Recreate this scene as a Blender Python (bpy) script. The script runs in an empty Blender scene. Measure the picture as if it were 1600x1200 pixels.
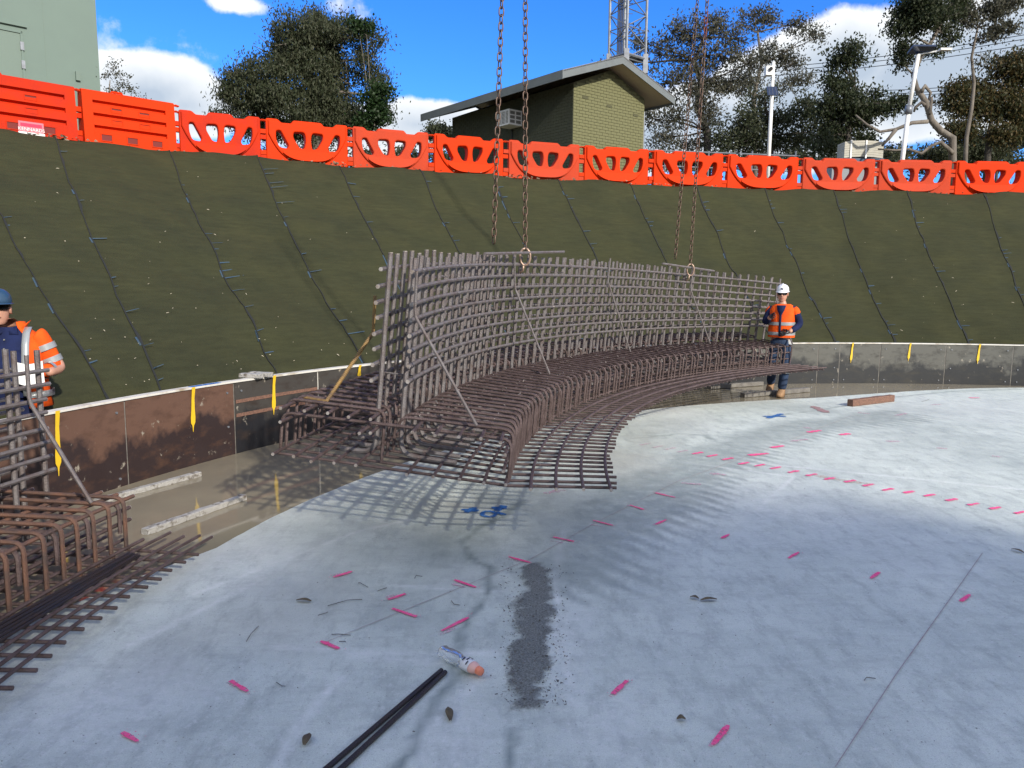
import bpy, bmesh, math, random
import numpy as np
from mathutils import Vector, Matrix
random.seed(7); rng = np.random.default_rng(7)
S = bpy.context.scene
COL = S.collection
PI = math.pi
# ------------------------------------------------------------------ camera
F = 1200.0; PITCH = .1277; ROLL = .0094; EYE = 1.7
cam_d = bpy.data.cameras.new('camera'); cam = bpy.data.objects.new('camera', cam_d); COL.objects.link(cam)
cam_d.sensor_width = 36; cam_d.sensor_fit = 'HORIZONTAL'; cam_d.lens = 36 * F / 1600
cam_d.clip_start = .05; cam_d.clip_end = 3000
cam.location = (0, 0, EYE)
fw = Vector((0, math.cos(PITCH), -math.sin(PITCH))); r0 = Vector((1, 0, 0)); u0 = Vector((0, math.sin(PITCH), math.cos(PITCH)))
def ray(x, y):
    u, v = (x - 800) / F, (600 - y) / F
    c, s = math.cos(ROLL), math.sin(ROLL)
    u2, v2 = u * c - v * s, u * s + v * c
    return fw + r0 * u2 + u0 * v2
rx_ = r0 * math.cos(ROLL) + u0 * math.sin(ROLL); up_ = -r0 * math.sin(ROLL) + u0 * math.cos(ROLL)
cam.matrix_world = Matrix(((rx_.x, up_.x, -fw.x, 0), (rx_.y, up_.y, -fw.y, 0), (rx_.z, up_.z, -fw.z, EYE), (0, 0, 0, 1)))
S.camera = cam
def at(x, y, z=0.0):
    d = ray(x, y); t = (z - EYE) / d.z
    return Vector((d.x * t, d.y * t, z))
def pt(x, y, Y):
    d = ray(x, y); t = Y / d.y
    return Vector((d.x * t, Y, EYE + d.z * t))
def proj(p):
    q = cam.matrix_world.inverted() @ Vector(p)
    return 800 + F * q.x / -q.z, 600 - F * q.y / -q.z
# ------------------------------------------------------------------ light
SUN_EL = math.radians(27); sx, sy = .56, -.828
W = bpy.data.worlds.new('World'); S.world = W; W.use_nodes = True
sun_d = bpy.data.lights.new('sun', 'SUN'); sun = bpy.data.objects.new('sun', sun_d); COL.objects.link(sun)
sun_d.energy = 2.45; sun_d.angle = math.radians(1.5); sun_d.color = (1, .93, .82)
to_sun = Vector((sx * math.cos(SUN_EL), sy * math.cos(SUN_EL), math.sin(SUN_EL))).normalized()
sun.rotation_euler = (-to_sun).to_track_quat('-Z', 'Y').to_euler()
S.view_settings.view_transform = 'Standard'; S.view_settings.look = 'None'
S.view_settings.exposure = 1.16; S.view_settings.gamma = 1; S.view_settings.use_curve_mapping = False

def world():
    nt = W.node_tree; N = nt.nodes; L = nt.links; N.clear()
    out = N.new('ShaderNodeOutputWorld'); bg = N.new('ShaderNodeBackground'); L.new(bg.outputs[0], out.inputs[0])
    bg.inputs[1].default_value = 0.15
    sky = N.new('ShaderNodeTexSky'); sky.sky_type = 'NISHITA'; sky.sun_disc = False
    sky.sun_elevation = SUN_EL; sky.sun_rotation = math.atan2(sx, sy); sky.air_density = 1.0; sky.dust_density = .3; sky.ozone_density = 2.0
    hs = N.new('ShaderNodeHueSaturation'); L.new(sky.outputs[0], hs.inputs['Color'])
    hs.inputs['Saturation'].default_value = 1.3; hs.inputs['Value'].default_value = .95
    tc = N.new('ShaderNodeTexCoord'); sp = N.new('ShaderNodeSeparateXYZ'); L.new(tc.outputs['Generated'], sp.inputs[0])
    def m(op, a, b=None, c=None):
        n = N.new('ShaderNodeMath'); n.operation = op
        for i, v in enumerate((a, b, c)):
            if v is None: continue
            if isinstance(v, (int, float)): n.inputs[i].default_value = v
            else: L.new(v, n.inputs[i])
        return n.outputs[0]
    az = m('ARCTAN2', sp.outputs[0], sp.outputs[1]); el = m('ARCSINE', sp.outputs[2])
    # clouds: (x, y, rx, ry) in photo pixels, turned into directions of the sky
    blobs = [(235, 150, 95, 58), (180, 128, 60, 38), (290, 165, 70, 45), (178, 68, 26, 12), (365, 6, 45, 14), (650, 195, 85, 32), (720, 190, 70, 28), (520, 200, 120, 40),
             (1330, 105, 120, 75), (1250, 170, 150, 80), (1440, 120, 150, 85), (1560, 95, 160, 85), (1120, 190, 130, 60), (1010, 215, 120, 50), (1660, 60, 120, 90),
             (545, 14, 22, 9), (1240, 90, 60, 30)]
    best = None
    for (x, y, a, b) in blobs:
        d = ray(x, y).normalized(); A = math.atan2(d.x, d.y); E_ = math.asin(d.z)
        ra = a / F * 1.05; re = b / F * 1.05
        p = m('POWER', m('MULTIPLY', m('SUBTRACT', az, A), 1 / ra), 2.0)
        q = m('POWER', m('MULTIPLY', m('SUBTRACT', el, E_), 1 / re), 2.0)
        dd = m('SUBTRACT', 1.0, m('SQRT', m('ADD', p, q)))
        dd = m('MULTIPLY', dd, min(a, b) / 40.0 + .25 if b > 12 else .06)
        best = dd if best is None else m('MAXIMUM', best, dd)
    def noise(scale, det, rough=.55, dist=0.0):
        n = N.new('ShaderNodeTexNoise'); n.inputs['Scale'].default_value = scale; n.inputs['Detail'].default_value = det
        n.inputs['Roughness'].default_value = rough; n.inputs['Distortion'].default_value = dist
        L.new(tc.outputs['Generated'], n.inputs['Vector']); return n.outputs['Fac']
    n1 = noise(9, 8, .62); n2 = noise(3.2, 6, .6)
    # broken cumulus out of view, thickened to give a whiter fill light
    gen = m('SUBTRACT', m('MULTIPLY', n2, 2.2), m('ADD', .80, m('MULTIPLY', m('ABSOLUTE', m('SUBTRACT', el, .12)), .25)))
    back = m('LESS_THAN', m('COSINE', az), .62)
    gen = m('SUBTRACT', gen, m('MULTIPLY', m('SUBTRACT', 1.0, back), 3.0))
    best = m('MAXIMUM', best, gen)
    f = m('ADD', best, m('MULTIPLY', m('SUBTRACT', n1, .5), 1.5))
    ramp = N.new('ShaderNodeMapRange'); ramp.interpolation_type = 'SMOOTHSTEP'
    L.new(f, ramp.inputs[0]); ramp.inputs[1].default_value = -.10; ramp.inputs[2].default_value = .20
    # grey undersides: thick middle and low parts
    g = m('ADD', m('MULTIPLY', f, .55), m('MULTIPLY', m('SUBTRACT', .25, el), 1.6))
    g = m('ADD', g, m('MULTIPLY', m('SUBTRACT', noise(5, 4), .5), 1.3))
    gr = N.new('ShaderNodeMapRange'); L.new(g, gr.inputs[0]); gr.inputs[1].default_value = .12; gr.inputs[2].default_value = .85
    cm = N.new('ShaderNodeMix'); cm.data_type = 'RGBA'; L.new(gr.outputs[0], cm.inputs[0])
    cm.inputs[6].default_value = (3.15, 3.25, 3.35, 1); cm.inputs[7].default_value = (1.6, 1.9, 2.3, 1)
    mx = N.new('ShaderNodeMix'); mx.data_type = 'RGBA'; L.new(ramp.outputs[0], mx.inputs[0])
    tn = N.new('ShaderNodeVectorMath'); tn.operation = 'MULTIPLY'; L.new(hs.outputs[0], tn.inputs[0]); tn.inputs[1].default_value = (.22, .42, .76); L.new(tn.outputs[0], mx.inputs[6]); L.new(cm.outputs[2], mx.inputs[7]); L.new(mx.outputs[2], bg.inputs[0])
world()

# ------------------------------------------------------------------ materials
def mat(name, col, rough=.7, metal=0.0, col2=None, scale=6.0, bump=0.0, bscale=40.0, detail=5, lo=.35, hi=.65, spec=.5, stretch=(1, 1, 1), coat=0):
    m = bpy.data.materials.new(name); m.use_nodes = True
    nt = m.node_tree; N = nt.nodes; L = nt.links; b = N['Principled BSDF']
    b.inputs['Base Color'].default_value = (*col, 1); b.inputs['Roughness'].default_value = rough; b.inputs['Metallic'].default_value = metal
    b.inputs['Specular IOR Level'].default_value = spec
    if coat: b.inputs['Coat Weight'].default_value = coat
    tc = N.new('ShaderNodeTexCoord'); mp = N.new('ShaderNodeMapping'); mp.inputs['Scale'].default_value = stretch
    L.new(tc.outputs['Object'], mp.inputs[0])
    if col2 is not None:
        n = N.new('ShaderNodeTexNoise'); n.inputs['Scale'].default_value = scale; n.inputs['Detail'].default_value = detail; n.inputs['Roughness'].default_value = .6
        L.new(mp.outputs[0], n.inputs['Vector'])
        r = N.new('ShaderNodeMapRange'); L.new(n.outputs['Fac'], r.inputs[0]); r.inputs[1].default_value = lo; r.inputs[2].default_value = hi
        mx = N.new('ShaderNodeMix'); mx.data_type = 'RGBA'; L.new(r.outputs[0], mx.inputs[0])
        mx.inputs[6].default_value = (*col, 1); mx.inputs[7].default_value = (*col2, 1); L.new(mx.outputs[2], b.inputs['Base Color'])
    if bump:
        n = N.new('ShaderNodeTexNoise'); n.inputs['Scale'].default_value = bscale; n.inputs['Detail'].default_value = 4
        L.new(mp.outputs[0], n.inputs['Vector']); bp = N.new('ShaderNodeBump'); bp.inputs['Strength'].default_value = bump; bp.inputs['Distance'].default_value = .02
        L.new(n.outputs['Fac'], bp.inputs['Height']); L.new(bp.outputs[0], b.inputs['Normal'])
    return m
def N_(m): return m.node_tree.nodes, m.node_tree.links, m.node_tree.nodes['Principled BSDF']

M = {}
M['rebar_grey'] = mat('rebar_grey', (.18, .165, .165), .5, .25, (.125, .092, .082), 14, .5, 160, lo=.4, hi=.72)
M['rebar_brown'] = mat('rebar_brown', (.135, .095, .09), .55, .2, (.07, .045, .04), 11, .5, 160)
M['rebar_rust'] = mat('rebar_rust', (.17, .085, .055), .7, .1, (.08, .055, .048), 9, .5, 160)
M['rebar_dark'] = mat('rebar_dark', (.035, .033, .042), .38, .4, (.05, .035, .03), 12, .4, 200)
M['rebar_yellow'] = mat('rebar_yellow', (.33, .2, .06), .6, .1, (.14, .09, .05), 20)
M['steel_end'] = mat('steel_end', (.5, .47, .44), .4, .5, (.3, .24, .2), 30)
M['chain'] = mat('chain_steel', (.17, .12, .09), .5, .5, (.10, .055, .035), 25)
M['chain_red'] = mat('chain_red', (.24, .05, .05), .5, .4, (.12, .05, .04), 25)
M['shackle'] = mat('shackle_steel', (.42, .31, .24), .42, .5, (.2, .12, .08), 30)
M['galv'] = mat('galvanised', (.24, .26, .29), .45, .4, (.17, .18, .2), 5)
M['water'] = mat('muddy_water', (.27, .235, .165), .05, 0, (.21, .185, .135), .9, .012, 3, spec=.4)
M['soil'] = mat('soil', (.16, .12, .08), .95, 0, (.09, .07, .045), 3, .6, 12)
M['grass'] = mat('dry_grass', (.10, .10, .045), .95, 0, (.17, .14, .08), 1.5, .6, 9)
M['timber_white'] = mat('splashed_timber', (.36, .35, .33), .85, 0, (.13, .11, .09), 16, .7, 60, lo=.52, hi=.66)
M['timber_grey'] = mat('grey_timber', (.2, .19, .17), .8, 0, (.12, .11, .1), 10, .3, 60)
M['timber_red'] = mat('red_timber', (.23, .12, .08), .8, 0, (.12, .065, .05), 10, .4, 60, stretch=(1, 6, 6))
M['timber_end'] = mat('timber_end', (.2, .12, .06), .9)
M['top_rail'] = mat('board_edge', (.62, .60, .55), .7, 0, (.34, .28, .2), 5, lo=.5, hi=.7)
M['yellow'] = mat('yellow_paint', (.72, .47, .02), .5)
M['blue_paint'] = mat('blue_paint', (.02, .11, .38), .6, 0, (.05, .2, .5), 30)
M['pink'] = mat('pink_paint', (1.0, .07, .26), .7, 0, (.9, .16, .34), 45)
M['pink_faint'] = mat('faded_pink_paint', (.74, .36, .48), .8, 0, (.6, .5, .54), 40)
M['orange_faint'] = mat('faded_orange_paint', (.72, .48, .38), .8, 0, (.55, .5, .45), 25)
def broken(m, scale=55, lo=.36, hi=.5):
    N, L, b = N_(m); tc = N.new('ShaderNodeTexCoord'); n = N.new('ShaderNodeTexNoise'); n.inputs['Scale'].default_value = scale; n.inputs['Detail'].default_value = 7; n.inputs['Roughness'].default_value = .75
    L.new(tc.outputs['Object'], n.inputs['Vector']); r = N.new('ShaderNodeMapRange'); L.new(n.outputs['Fac'], r.inputs[0]); r.inputs[1].default_value = lo; r.inputs[2].default_value = hi; L.new(r.outputs[0], b.inputs['Alpha'])
broken(M['pink'], 50, .33, .47); broken(M['pink_faint'], 45, .42, .62); broken(M['blue_paint'], 40, .34, .5); broken(M['orange_faint'], 30, .42, .65)
M['chalk'] = mat('red_chalk', (.34, .26, .27), .9, 0, (.4, .38, .4), 25)
M['crack'] = mat('crack_damp', (.25, .26, .24), .7, 0, (.36, .38, .38), 8)
M['leaf_dry'] = mat('dry_leaf', (.16, .13, .07), .8, 0, (.08, .06, .04), 30)
M['twig'] = mat('twig', (.06, .05, .04), .8)
M['barrier'] = mat('orange_plastic', (.60, .034, .001), .65, 0, (.50, .034, .003), 1.6, .1, 30, spec=.12, lo=.45, hi=.8)
M['barrier_faded'] = mat('faded_orange_plastic', (.50, .046, .012), .65, 0, (.43, .046, .016), 2.5, .1, 30, spec=.15)
M['barrier_red'] = mat('red_orange_plastic', (.56, .030, .003), .65, 0, (.44, .026, .010), 2.5, .1, 30, spec=.1)
M['green_wall'] = mat('pale_green_wall', (.145, .20, .17), .75, 0, (.135, .185, .16), .8)
M['green_door'] = mat('pale_green_door', (.13, .18, .15), .6)
M['dark_line'] = mat('dark_gap', (.03, .035, .03), .9)
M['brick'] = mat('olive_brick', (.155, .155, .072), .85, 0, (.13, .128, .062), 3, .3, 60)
M['brick_long'] = mat('shaded_brick', (.055, .062, .04), .85, 0, (.045, .05, .034), 3, .3, 60)  # gable brick darkened: the long wall's shade is in the colour
M['mortar'] = mat('mortar', (.08, .08, .042), .95)
M['fascia'] = mat('grey_fascia', (.15, .17, .175), .5, 0, (.13, .145, .15), 3)
M['soffit'] = mat('beige_soffit', (.42, .36, .27), .8)
M['roof'] = mat('roof_sheet', (.22, .22, .22), .5)
M['white'] = mat('white_paint', (.75, .75, .73), .5)
M['white_plastic'] = mat('white_plastic', (.8, .8, .8), .3)
M['grille'] = mat('ac_grille', (.18, .18, .17), .6)
M['beige'] = mat('beige_wrap', (.42, .40, .33), .6, 0, (.36, .345, .29), 4)
M['grey_box'] = mat('grey_container', (.2, .22, .24), .6)
M['blue_box'] = mat('dark_blue_paint', (.03, .05, .1), .4)
M['solar'] = mat('solar_cells', (.03, .045, .09), .15, .2)
M['bark'] = mat('gum_bark', (.20, .175, .145), .9, 0, (.10, .085, .07), 6, .6, 20, stretch=(1, 1, .3))
M['bark_dark'] = mat('dark_bark', (.07, .06, .05), .9, 0, (.035, .03, .028), 6, .6, 20)
M['skin'] = mat('skin', (.50, .27, .19), .5, 0, (.43, .22, .15), 12)
M['hivis'] = mat('hi_vis_orange', (.80, .105, .008), .8, 0, (.62, .075, .008), 5, 1.0, 7, spec=.2)
M['navy'] = mat('navy_cotton', (.012, .02, .075), .85, 0, (.008, .013, .045), 8, 1.0, 9, spec=.2)
M['denim'] = mat('blue_trousers', (.02, .045, .10), .85, 0, (.012, .025, .06), 8, .4, 16)
M['tape'] = mat('reflective_tape', (.34, .36, .37), .35, .3)
M['helmet_white'] = mat('white_helmet', (.8, .82, .85), .25)
M['helmet_blue'] = mat('blue_helmet', (.028, .065, .12), .3)
M['black'] = mat('black_rubber', (.012, .012, .013), .4)
M['lens'] = mat('dark_lens', (.008, .008, .01), .08)
M['boot'] = mat('tan_boot', (.34, .20, .10), .75, 0, (.25, .15, .08), 12)
M['lips'] = mat('lips', (.36, .13, .11), .5)
M['hair'] = mat('dark_hair', (.03, .02, .015), .7)
M['paper'] = mat('white_paper', (.8, .8, .78), .8)
M['red_print'] = mat('red_print', (.5, .02, .08), .5)
M['pink_sign'] = mat('pink_sign', (.85, .16, .2), .5)
M['bottle_label'] = mat('bottle_label', (.75, .76, .78), .4)
M['bottle_orange'] = mat('orange_cap', (.9, .28, .16), .4)
def glass_mat():
    m = bpy.data.materials.new('clear_plastic'); m.use_nodes = True; N, L, b = N_(m)
    b.inputs['Base Color'].default_value = (.93, .96, .98, 1); b.inputs['Roughness'].default_value = .06; b.inputs['Transmission Weight'].default_value = .85; b.inputs['IOR'].default_value = 1.25
    return m
M['bottle'] = glass_mat()
def leaf_mat(name, cols, trans=.4):
    m = bpy.data.materials.new(name); m.use_nodes = True; N, L, b = N_(m)
    g = N.new('ShaderNodeNewGeometry'); r = N.new('ShaderNodeValToRGB'); L.new(g.outputs['Random Per Island'], r.inputs[0])
    el = r.color_ramp.elements
    while len(el) < len(cols): el.new(.5)
    for i, c in enumerate(cols): el[i].position = i / (len(cols) - 1); el[i].color = (*c, 1)
    L.new(r.outputs[0], b.inputs['Base Color']); b.inputs['Roughness'].default_value = .55; b.inputs['Specular IOR Level'].default_value = .3
    t = N.new('ShaderNodeBsdfTranslucent'); L.new(r.outputs[0], t.inputs[0]); mx = N.new('ShaderNodeMixShader'); mx.inputs[0].default_value = trans
    L.new(b.outputs[0], mx.inputs[1]); L.new(t.outputs[0], mx.inputs[2]); L.new(mx.outputs[0], N['Material Output'].inputs[0])
    return m
M['leaf_grey'] = leaf_mat('grey_green_leaves', [(.035, .048, .022), (.06, .075, .038), (.095, .10, .06), (.05, .058, .03)])
M['leaf_dark'] = leaf_mat('dark_green_leaves', [(.02, .03, .015), (.04, .055, .022), (.06, .065, .035)])
M['leaf_sparse'] = leaf_mat('thin_gum_leaves', [(.05, .055, .035), (.09, .09, .06), (.13, .12, .09)])
M['leaf_green'] = leaf_mat('bright_green_leaves', [(.018, .04, .012), (.03, .06, .018)])
M['leaf_brown'] = leaf_mat('bronze_tipped_leaves', [(.035, .045, .018), (.07, .07, .03), (.13, .085, .03)])

def wall_board_mat(name, light, dark, warm):
    m = bpy.data.materials.new(name); m.use_nodes = True; N, L, b = N_(m)
    tc = N.new('ShaderNodeTexCoord'); sp = N.new('ShaderNodeSeparateXYZ'); L.new(tc.outputs['Object'], sp.inputs[0])
    def nz(s, d=5, st=(1, 1, 1)):
        mp = N.new('ShaderNodeMapping'); mp.inputs['Scale'].default_value = st; L.new(tc.outputs['Object'], mp.inputs[0])
        n = N.new('ShaderNodeTexNoise'); n.inputs['Scale'].default_value = s; n.inputs['Detail'].default_value = d; n.inputs['Roughness'].default_value = .65; L.new(mp.outputs[0], n.inputs['Vector']); return n.outputs['Fac']
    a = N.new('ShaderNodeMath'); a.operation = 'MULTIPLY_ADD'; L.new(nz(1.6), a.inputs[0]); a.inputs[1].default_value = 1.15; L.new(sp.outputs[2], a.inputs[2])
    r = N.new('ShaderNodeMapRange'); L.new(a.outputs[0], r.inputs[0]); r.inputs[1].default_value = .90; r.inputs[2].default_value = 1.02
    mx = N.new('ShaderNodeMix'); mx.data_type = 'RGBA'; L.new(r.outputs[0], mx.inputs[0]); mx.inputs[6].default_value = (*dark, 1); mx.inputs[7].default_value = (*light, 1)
    r2 = N.new('ShaderNodeMapRange'); L.new(nz(4.5, 8, (1, 1, 2.2)), r2.inputs[0]); r2.inputs[1].default_value = .5; r2.inputs[2].default_value = .72
    m2 = N.new('ShaderNodeMix'); m2.data_type = 'RGBA'; L.new(r2.outputs[0], m2.inputs[0]); L.new(mx.outputs[2], m2.inputs[6]); m2.inputs[7].default_value = (*warm, 1)
    r3 = N.new('ShaderNodeMapRange'); L.new(nz(9, 8), r3.inputs[0]); r3.inputs[1].default_value = .63; r3.inputs[2].default_value = .7
    m3 = N.new('ShaderNodeMix'); m3.data_type = 'RGBA'; L.new(r3.outputs[0], m3.inputs[0]); L.new(m2.outputs[2], m3.inputs[6]); m3.inputs[7].default_value = (.3, .27, .22, 1)
    L.new(m3.outputs[2], b.inputs['Base Color'])
    r4 = N.new('ShaderNodeMapRange'); L.new(nz(3), r4.inputs[0]); r4.inputs[3].default_value = .35; r4.inputs[4].default_value = .75; L.new(r4.outputs[0], b.inputs['Roughness'])
    return m
M['board_brown'] = wall_board_mat('brown_formply', (.12, .065, .045), (.028, .017, .017), (.07, .036, .024))
M['board_black'] = wall_board_mat('black_formply', (.05, .045, .04), (.012, .012, .015), (.03, .02, .016))
M['board_grey'] = wall_board_mat('grey_formply', (.085, .085, .075), (.010, .012, .015), (.025, .024, .02))

def cloth_mat():
    m = mat('olive_geotextile', (.044, .045, .020), .95, 0, (.033, .036, .018), 1.1, .5, 55, lo=.3, hi=.7, spec=.15)
    N, L, b = N_(m)
    # faint dye bands across the roll
    src = b.inputs['Base Color'].links[0].from_socket
    tc = N.new('ShaderNodeTexCoord'); mp = N.new('ShaderNodeMapping'); mp.inputs['Scale'].default_value = (1, 1, 9); L.new(tc.outputs['Object'], mp.inputs[0])
    n = N.new('ShaderNodeTexNoise'); n.inputs['Scale'].default_value = 3.0; n.inputs['Detail'].default_value = 9; n.inputs['Roughness'].default_value = .75; L.new(mp.outputs[0], n.inputs['Vector'])
    r = N.new('ShaderNodeMapRange'); L.new(n.outputs['Fac'], r.inputs[0]); r.inputs[1].default_value = .3; r.inputs[2].default_value = .7; r.inputs[3].default_value = .80; r.inputs[4].default_value = 1.22
    v = N.new('ShaderNodeVectorMath'); v.operation = 'SCALE'; L.new(src, v.inputs[0]); L.new(r.outputs[0], v.inputs['Scale']); L.new(v.outputs[0], b.inputs['Base Color'])
    return m
M['cloth'] = cloth_mat()
M['seam_dark'] = mat('seam_shadow', (.014, .016, .014), .95)
M['seam_blue'] = mat('blue_stitching', (.03, .07, .13), .9, 0, (.05, .08, .09), 20)
M['fleck'] = mat('pale_debris', (.45, .4, .3), .9)

def slab_mat():
    m = bpy.data.materials.new('concrete_slab'); m.use_nodes = True; N, L, b = N_(m)
    tc = N.new('ShaderNodeTexCoord'); at_ = N.new('ShaderNodeAttribute'); at_.attribute_name = 'stain_shade'
    sp = N.new('ShaderNodeSeparateColor'); L.new(at_.outputs['Color'], sp.inputs[0])
    def nz(s, d=6, rgh=.6, st=(1, 1, 1), rot=0):
        mp = N.new('ShaderNodeMapping'); mp.inputs['Scale'].default_value = st; mp.inputs['Rotation'].default_value = (0, 0, rot); L.new(tc.outputs['Object'], mp.inputs[0])
        n = N.new('ShaderNodeTexNoise'); n.inputs['Scale'].default_value = s; n.inputs['Detail'].default_value = d; n.inputs['Roughness'].default_value = rgh; L.new(mp.outputs[0], n.inputs['Vector']); return n.outputs['Fac']
    def mr(i, a, b_, c=0, d=1):
        r = N.new('ShaderNodeMapRange'); L.new(i, r.inputs[0]); r.inputs[1].default_value = a; r.inputs[2].default_value = b_; r.inputs[3].default_value = c; r.inputs[4].default_value = d; return r.outputs[0]
    def mix(f, a, c):
        mx = N.new('ShaderNodeMix'); mx.data_type = 'RGBA'; L.new(f, mx.inputs[0]) if not isinstance(f, float) else setattr(mx.inputs[0], 'default_value', f)
        for i, v in ((6, a), (7, c)):
            if isinstance(v, tuple): mx.inputs[i].default_value = (*v, 1)
            else: L.new(v, mx.inputs[i])
        return mx.outputs[2]
    c = mix(mr(nz(1.3, 9, .68), .35, .66), (.74, .80, .73), (.54, .60, .555))
    c = mix(mr(nz(9, 8, .7, (1, .35, 1), .5), .48, .68, 0, .7), c, (.355, .40, .38))
    c = mix(mr(nz(28, 5, .7), .52, .66, 0, .6), c, (.74, .76, .74))
    c = mix(mr(nz(75, 3, .7), .6, .7, 0, .65), c, (.16, .17, .17)); c = mix(mr(nz(190, 2, .6), .35, .7, 0, .4), c, (.30, .33, .32)); c = mix(mr(nz(3.2, 9, .8, (1, 2.5, 1), -.4), .5, .62, 0, .35), c, (.34, .375, .36))
    def mth(op, a, b_, c_=None):
        n = N.new('ShaderNodeMath'); n.operation = op
        for i, v in enumerate((a, b_, c_)):
            if v is None: continue
            if isinstance(v, (int, float)): n.inputs[i].default_value = v
            else: L.new(v, n.inputs[i])
        return n.outputs[0]
    # pale laitance and scuffs
    al = mth('MULTIPLY', at_.outputs['Alpha'], mr(nz(14, 8, .75), .3, .62)); c = mix(al, c, (.80, .82, .80))
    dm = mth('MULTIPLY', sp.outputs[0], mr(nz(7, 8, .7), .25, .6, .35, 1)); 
    c = mix(dm, c, (.255, .30, .28))         # damp patches and the painted shadow band
    c = mix(sp.outputs[1], c, (.42, .42, .37))          # silt, slightly ochre
    nf = nz(55, 6, .75); mo = mr(mth('ADD', sp.outputs[2], mth('MULTIPLY', mth('SUBTRACT', nf, .5), 1.25)), .2, .68)
    mc = mix(mr(nz(120, 4, .7), .4, .62), (.12, .13, .12), (.30, .315, .30)); c = mix(mo, c, mc)         # raw mortar
    L.new(c, b.inputs['Base Color'])
    rr = N.new('ShaderNodeMath'); rr.operation = 'MULTIPLY_ADD'; L.new(sp.outputs[0], rr.inputs[0]); rr.inputs[1].default_value = -.22; L.new(mr(nz(4), .3, .7, .55, .82), rr.inputs[2]); L.new(rr.outputs[0], b.inputs['Roughness'])
    bp = N.new('ShaderNodeBump'); bp.inputs['Strength'].default_value = .5; bp.inputs['Distance'].default_value = .012; L.new(mth('MULTIPLY_ADD', mth('MULTIPLY', mo, nz(48, 6, .8)), 5.0, nz(45, 6, .7)), bp.inputs['Height']); L.new(bp.outputs[0], b.inputs['Normal'])
    b.inputs['Specular IOR Level'].default_value = .45
    return m
M['slab'] = slab_mat()

# ------------------------------------------------------------------ mesh helpers
class MB:
    def __init__(s): s.v = []; s.f = []; s.mi = []; s.cur = 0
    def add(s, v, f):
        o = len(s.v); s.v.extend([tuple(x) for x in v]); s.f.extend([tuple(i + o for i in q) for q in f]); s.mi.extend([s.cur] * len(f)); return s
    def box(s, c, size, ax=None):
        c = Vector(c); hx, hy, hz = [k / 2 for k in size]
        X, Y, Z = ax if ax else (Vector((1, 0, 0)), Vector((0, 1, 0)), Vector((0, 0, 1)))
        v = [c + X * (a * hx) + Y * (b * hy) + Z * (d * hz) for a in (-1, 1) for b in (-1, 1) for d in (-1, 1)]
        return s.add(v, [(0, 1, 3, 2), (4, 6, 7, 5), (0, 4, 5, 1), (2, 3, 7, 6), (0, 2, 6, 4), (1, 5, 7, 3)])
    def tube(s, pts, r, n=6, cap=True):
        P = [Vector(p) for p in pts]; rs = r if isinstance(r, (list, tuple)) else [r] * len(P)
        rings = []; prev = None
        for i, p in enumerate(P):
            t = (P[min(i + 1, len(P) - 1)] - P[max(i - 1, 0)])
            if t.length < 1e-9: t = Vector((0, 0, 1))
            t.normalize()
            if prev is None:
                a = Vector((0, 0, 1)) if abs(t.z) < .9 else Vector((1, 0, 0)); nx = t.cross(a).normalized()
            else:
                nx = prev - t * prev.dot(t)
                nx = nx.normalized() if nx.length > 1e-6 else t.orthogonal().normalized()
            prev = nx; ny = t.cross(nx)
            rings.append([p + (nx * math.cos(2 * PI * k / n) + ny * math.sin(2 * PI * k / n)) * rs[i] for k in range(n)])
        v = [q for R in rings for q in R]; f = []
        for i in range(len(P) - 1):
            for k in range(n):
                a = i * n + k; b = i * n + (k + 1) % n; f.append((a, b, b + n, a + n))
        if cap: f.append(tuple(range(n))[::-1]); f.append(tuple((len(P) - 1) * n + k for k in range(n)))
        return s.add(v, f)
    def loft(s, rings, cap=True):
        n = len(rings[0]); v = [q for R in rings for q in R]; f = []
        for i in range(len(rings) - 1):
            for k in range(n):
                a = i * n + k; b = i * n + (k + 1) % n; f.append((a, b, b + n, a + n))
        if cap: f.append(tuple(range(n))[::-1]); f.append(tuple((len(rings) - 1) * n + k for k in range(n)))
        return s.add(v, f)
    def build(s, name, mats, parent=None, smooth=False, origin=None):
        loc = Vector((0, 0, 0))
        if origin is not None: loc = Vector(origin)
        base = loc.copy()
        p = parent; off = Vector((0, 0, 0))
        if parent is not None:
            off = world_loc(parent)
        me = bpy.data.meshes.new(name)
        o0 = base if parent is None else off
        me.from_pydata([(x - o0.x, y - o0.y, z - o0.z) for x, y, z in s.v], [], s.f)
        ml = mats if isinstance(mats, (list, tuple)) else [mats]
        for m in ml: me.materials.append(m)
        if len(ml) > 1: me.polygons.foreach_set('material_index', s.mi)
        if smooth: me.polygons.foreach_set('use_smooth', [True] * len(me.polygons))
        me.update()
        o = bpy.data.objects.new(name, me); COL.objects.link(o)
        if parent is None: o.location = base
        else: o.parent = parent
        return o
def world_loc(o):
    l = Vector((0, 0, 0))
    while o is not None: l += Vector(o.location); o = o.parent
    return l
def tag(o, label=None, cat=None, group=None, kind=None):
    if label: o['label'] = label
    if cat: o['category'] = cat
    if group: o['group'] = group
    if kind: o['kind'] = kind
    return o
def thing(name, loc, label, cat, group=None):
    e = bpy.data.objects.new(name, None); COL.objects.link(e); e.location = loc; e.empty_display_size = .1
    return tag(e, label, cat, group)
def circ(cx, cy, cz, rx, ry, n=16, X=Vector((1, 0, 0)), Y=Vector((0, 1, 0))):
    return [Vector((cx, cy, cz)) + X * (rx * math.cos(2 * PI * k / n)) + Y * (ry * math.sin(2 * PI * k / n)) for k in range(n)]
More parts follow.
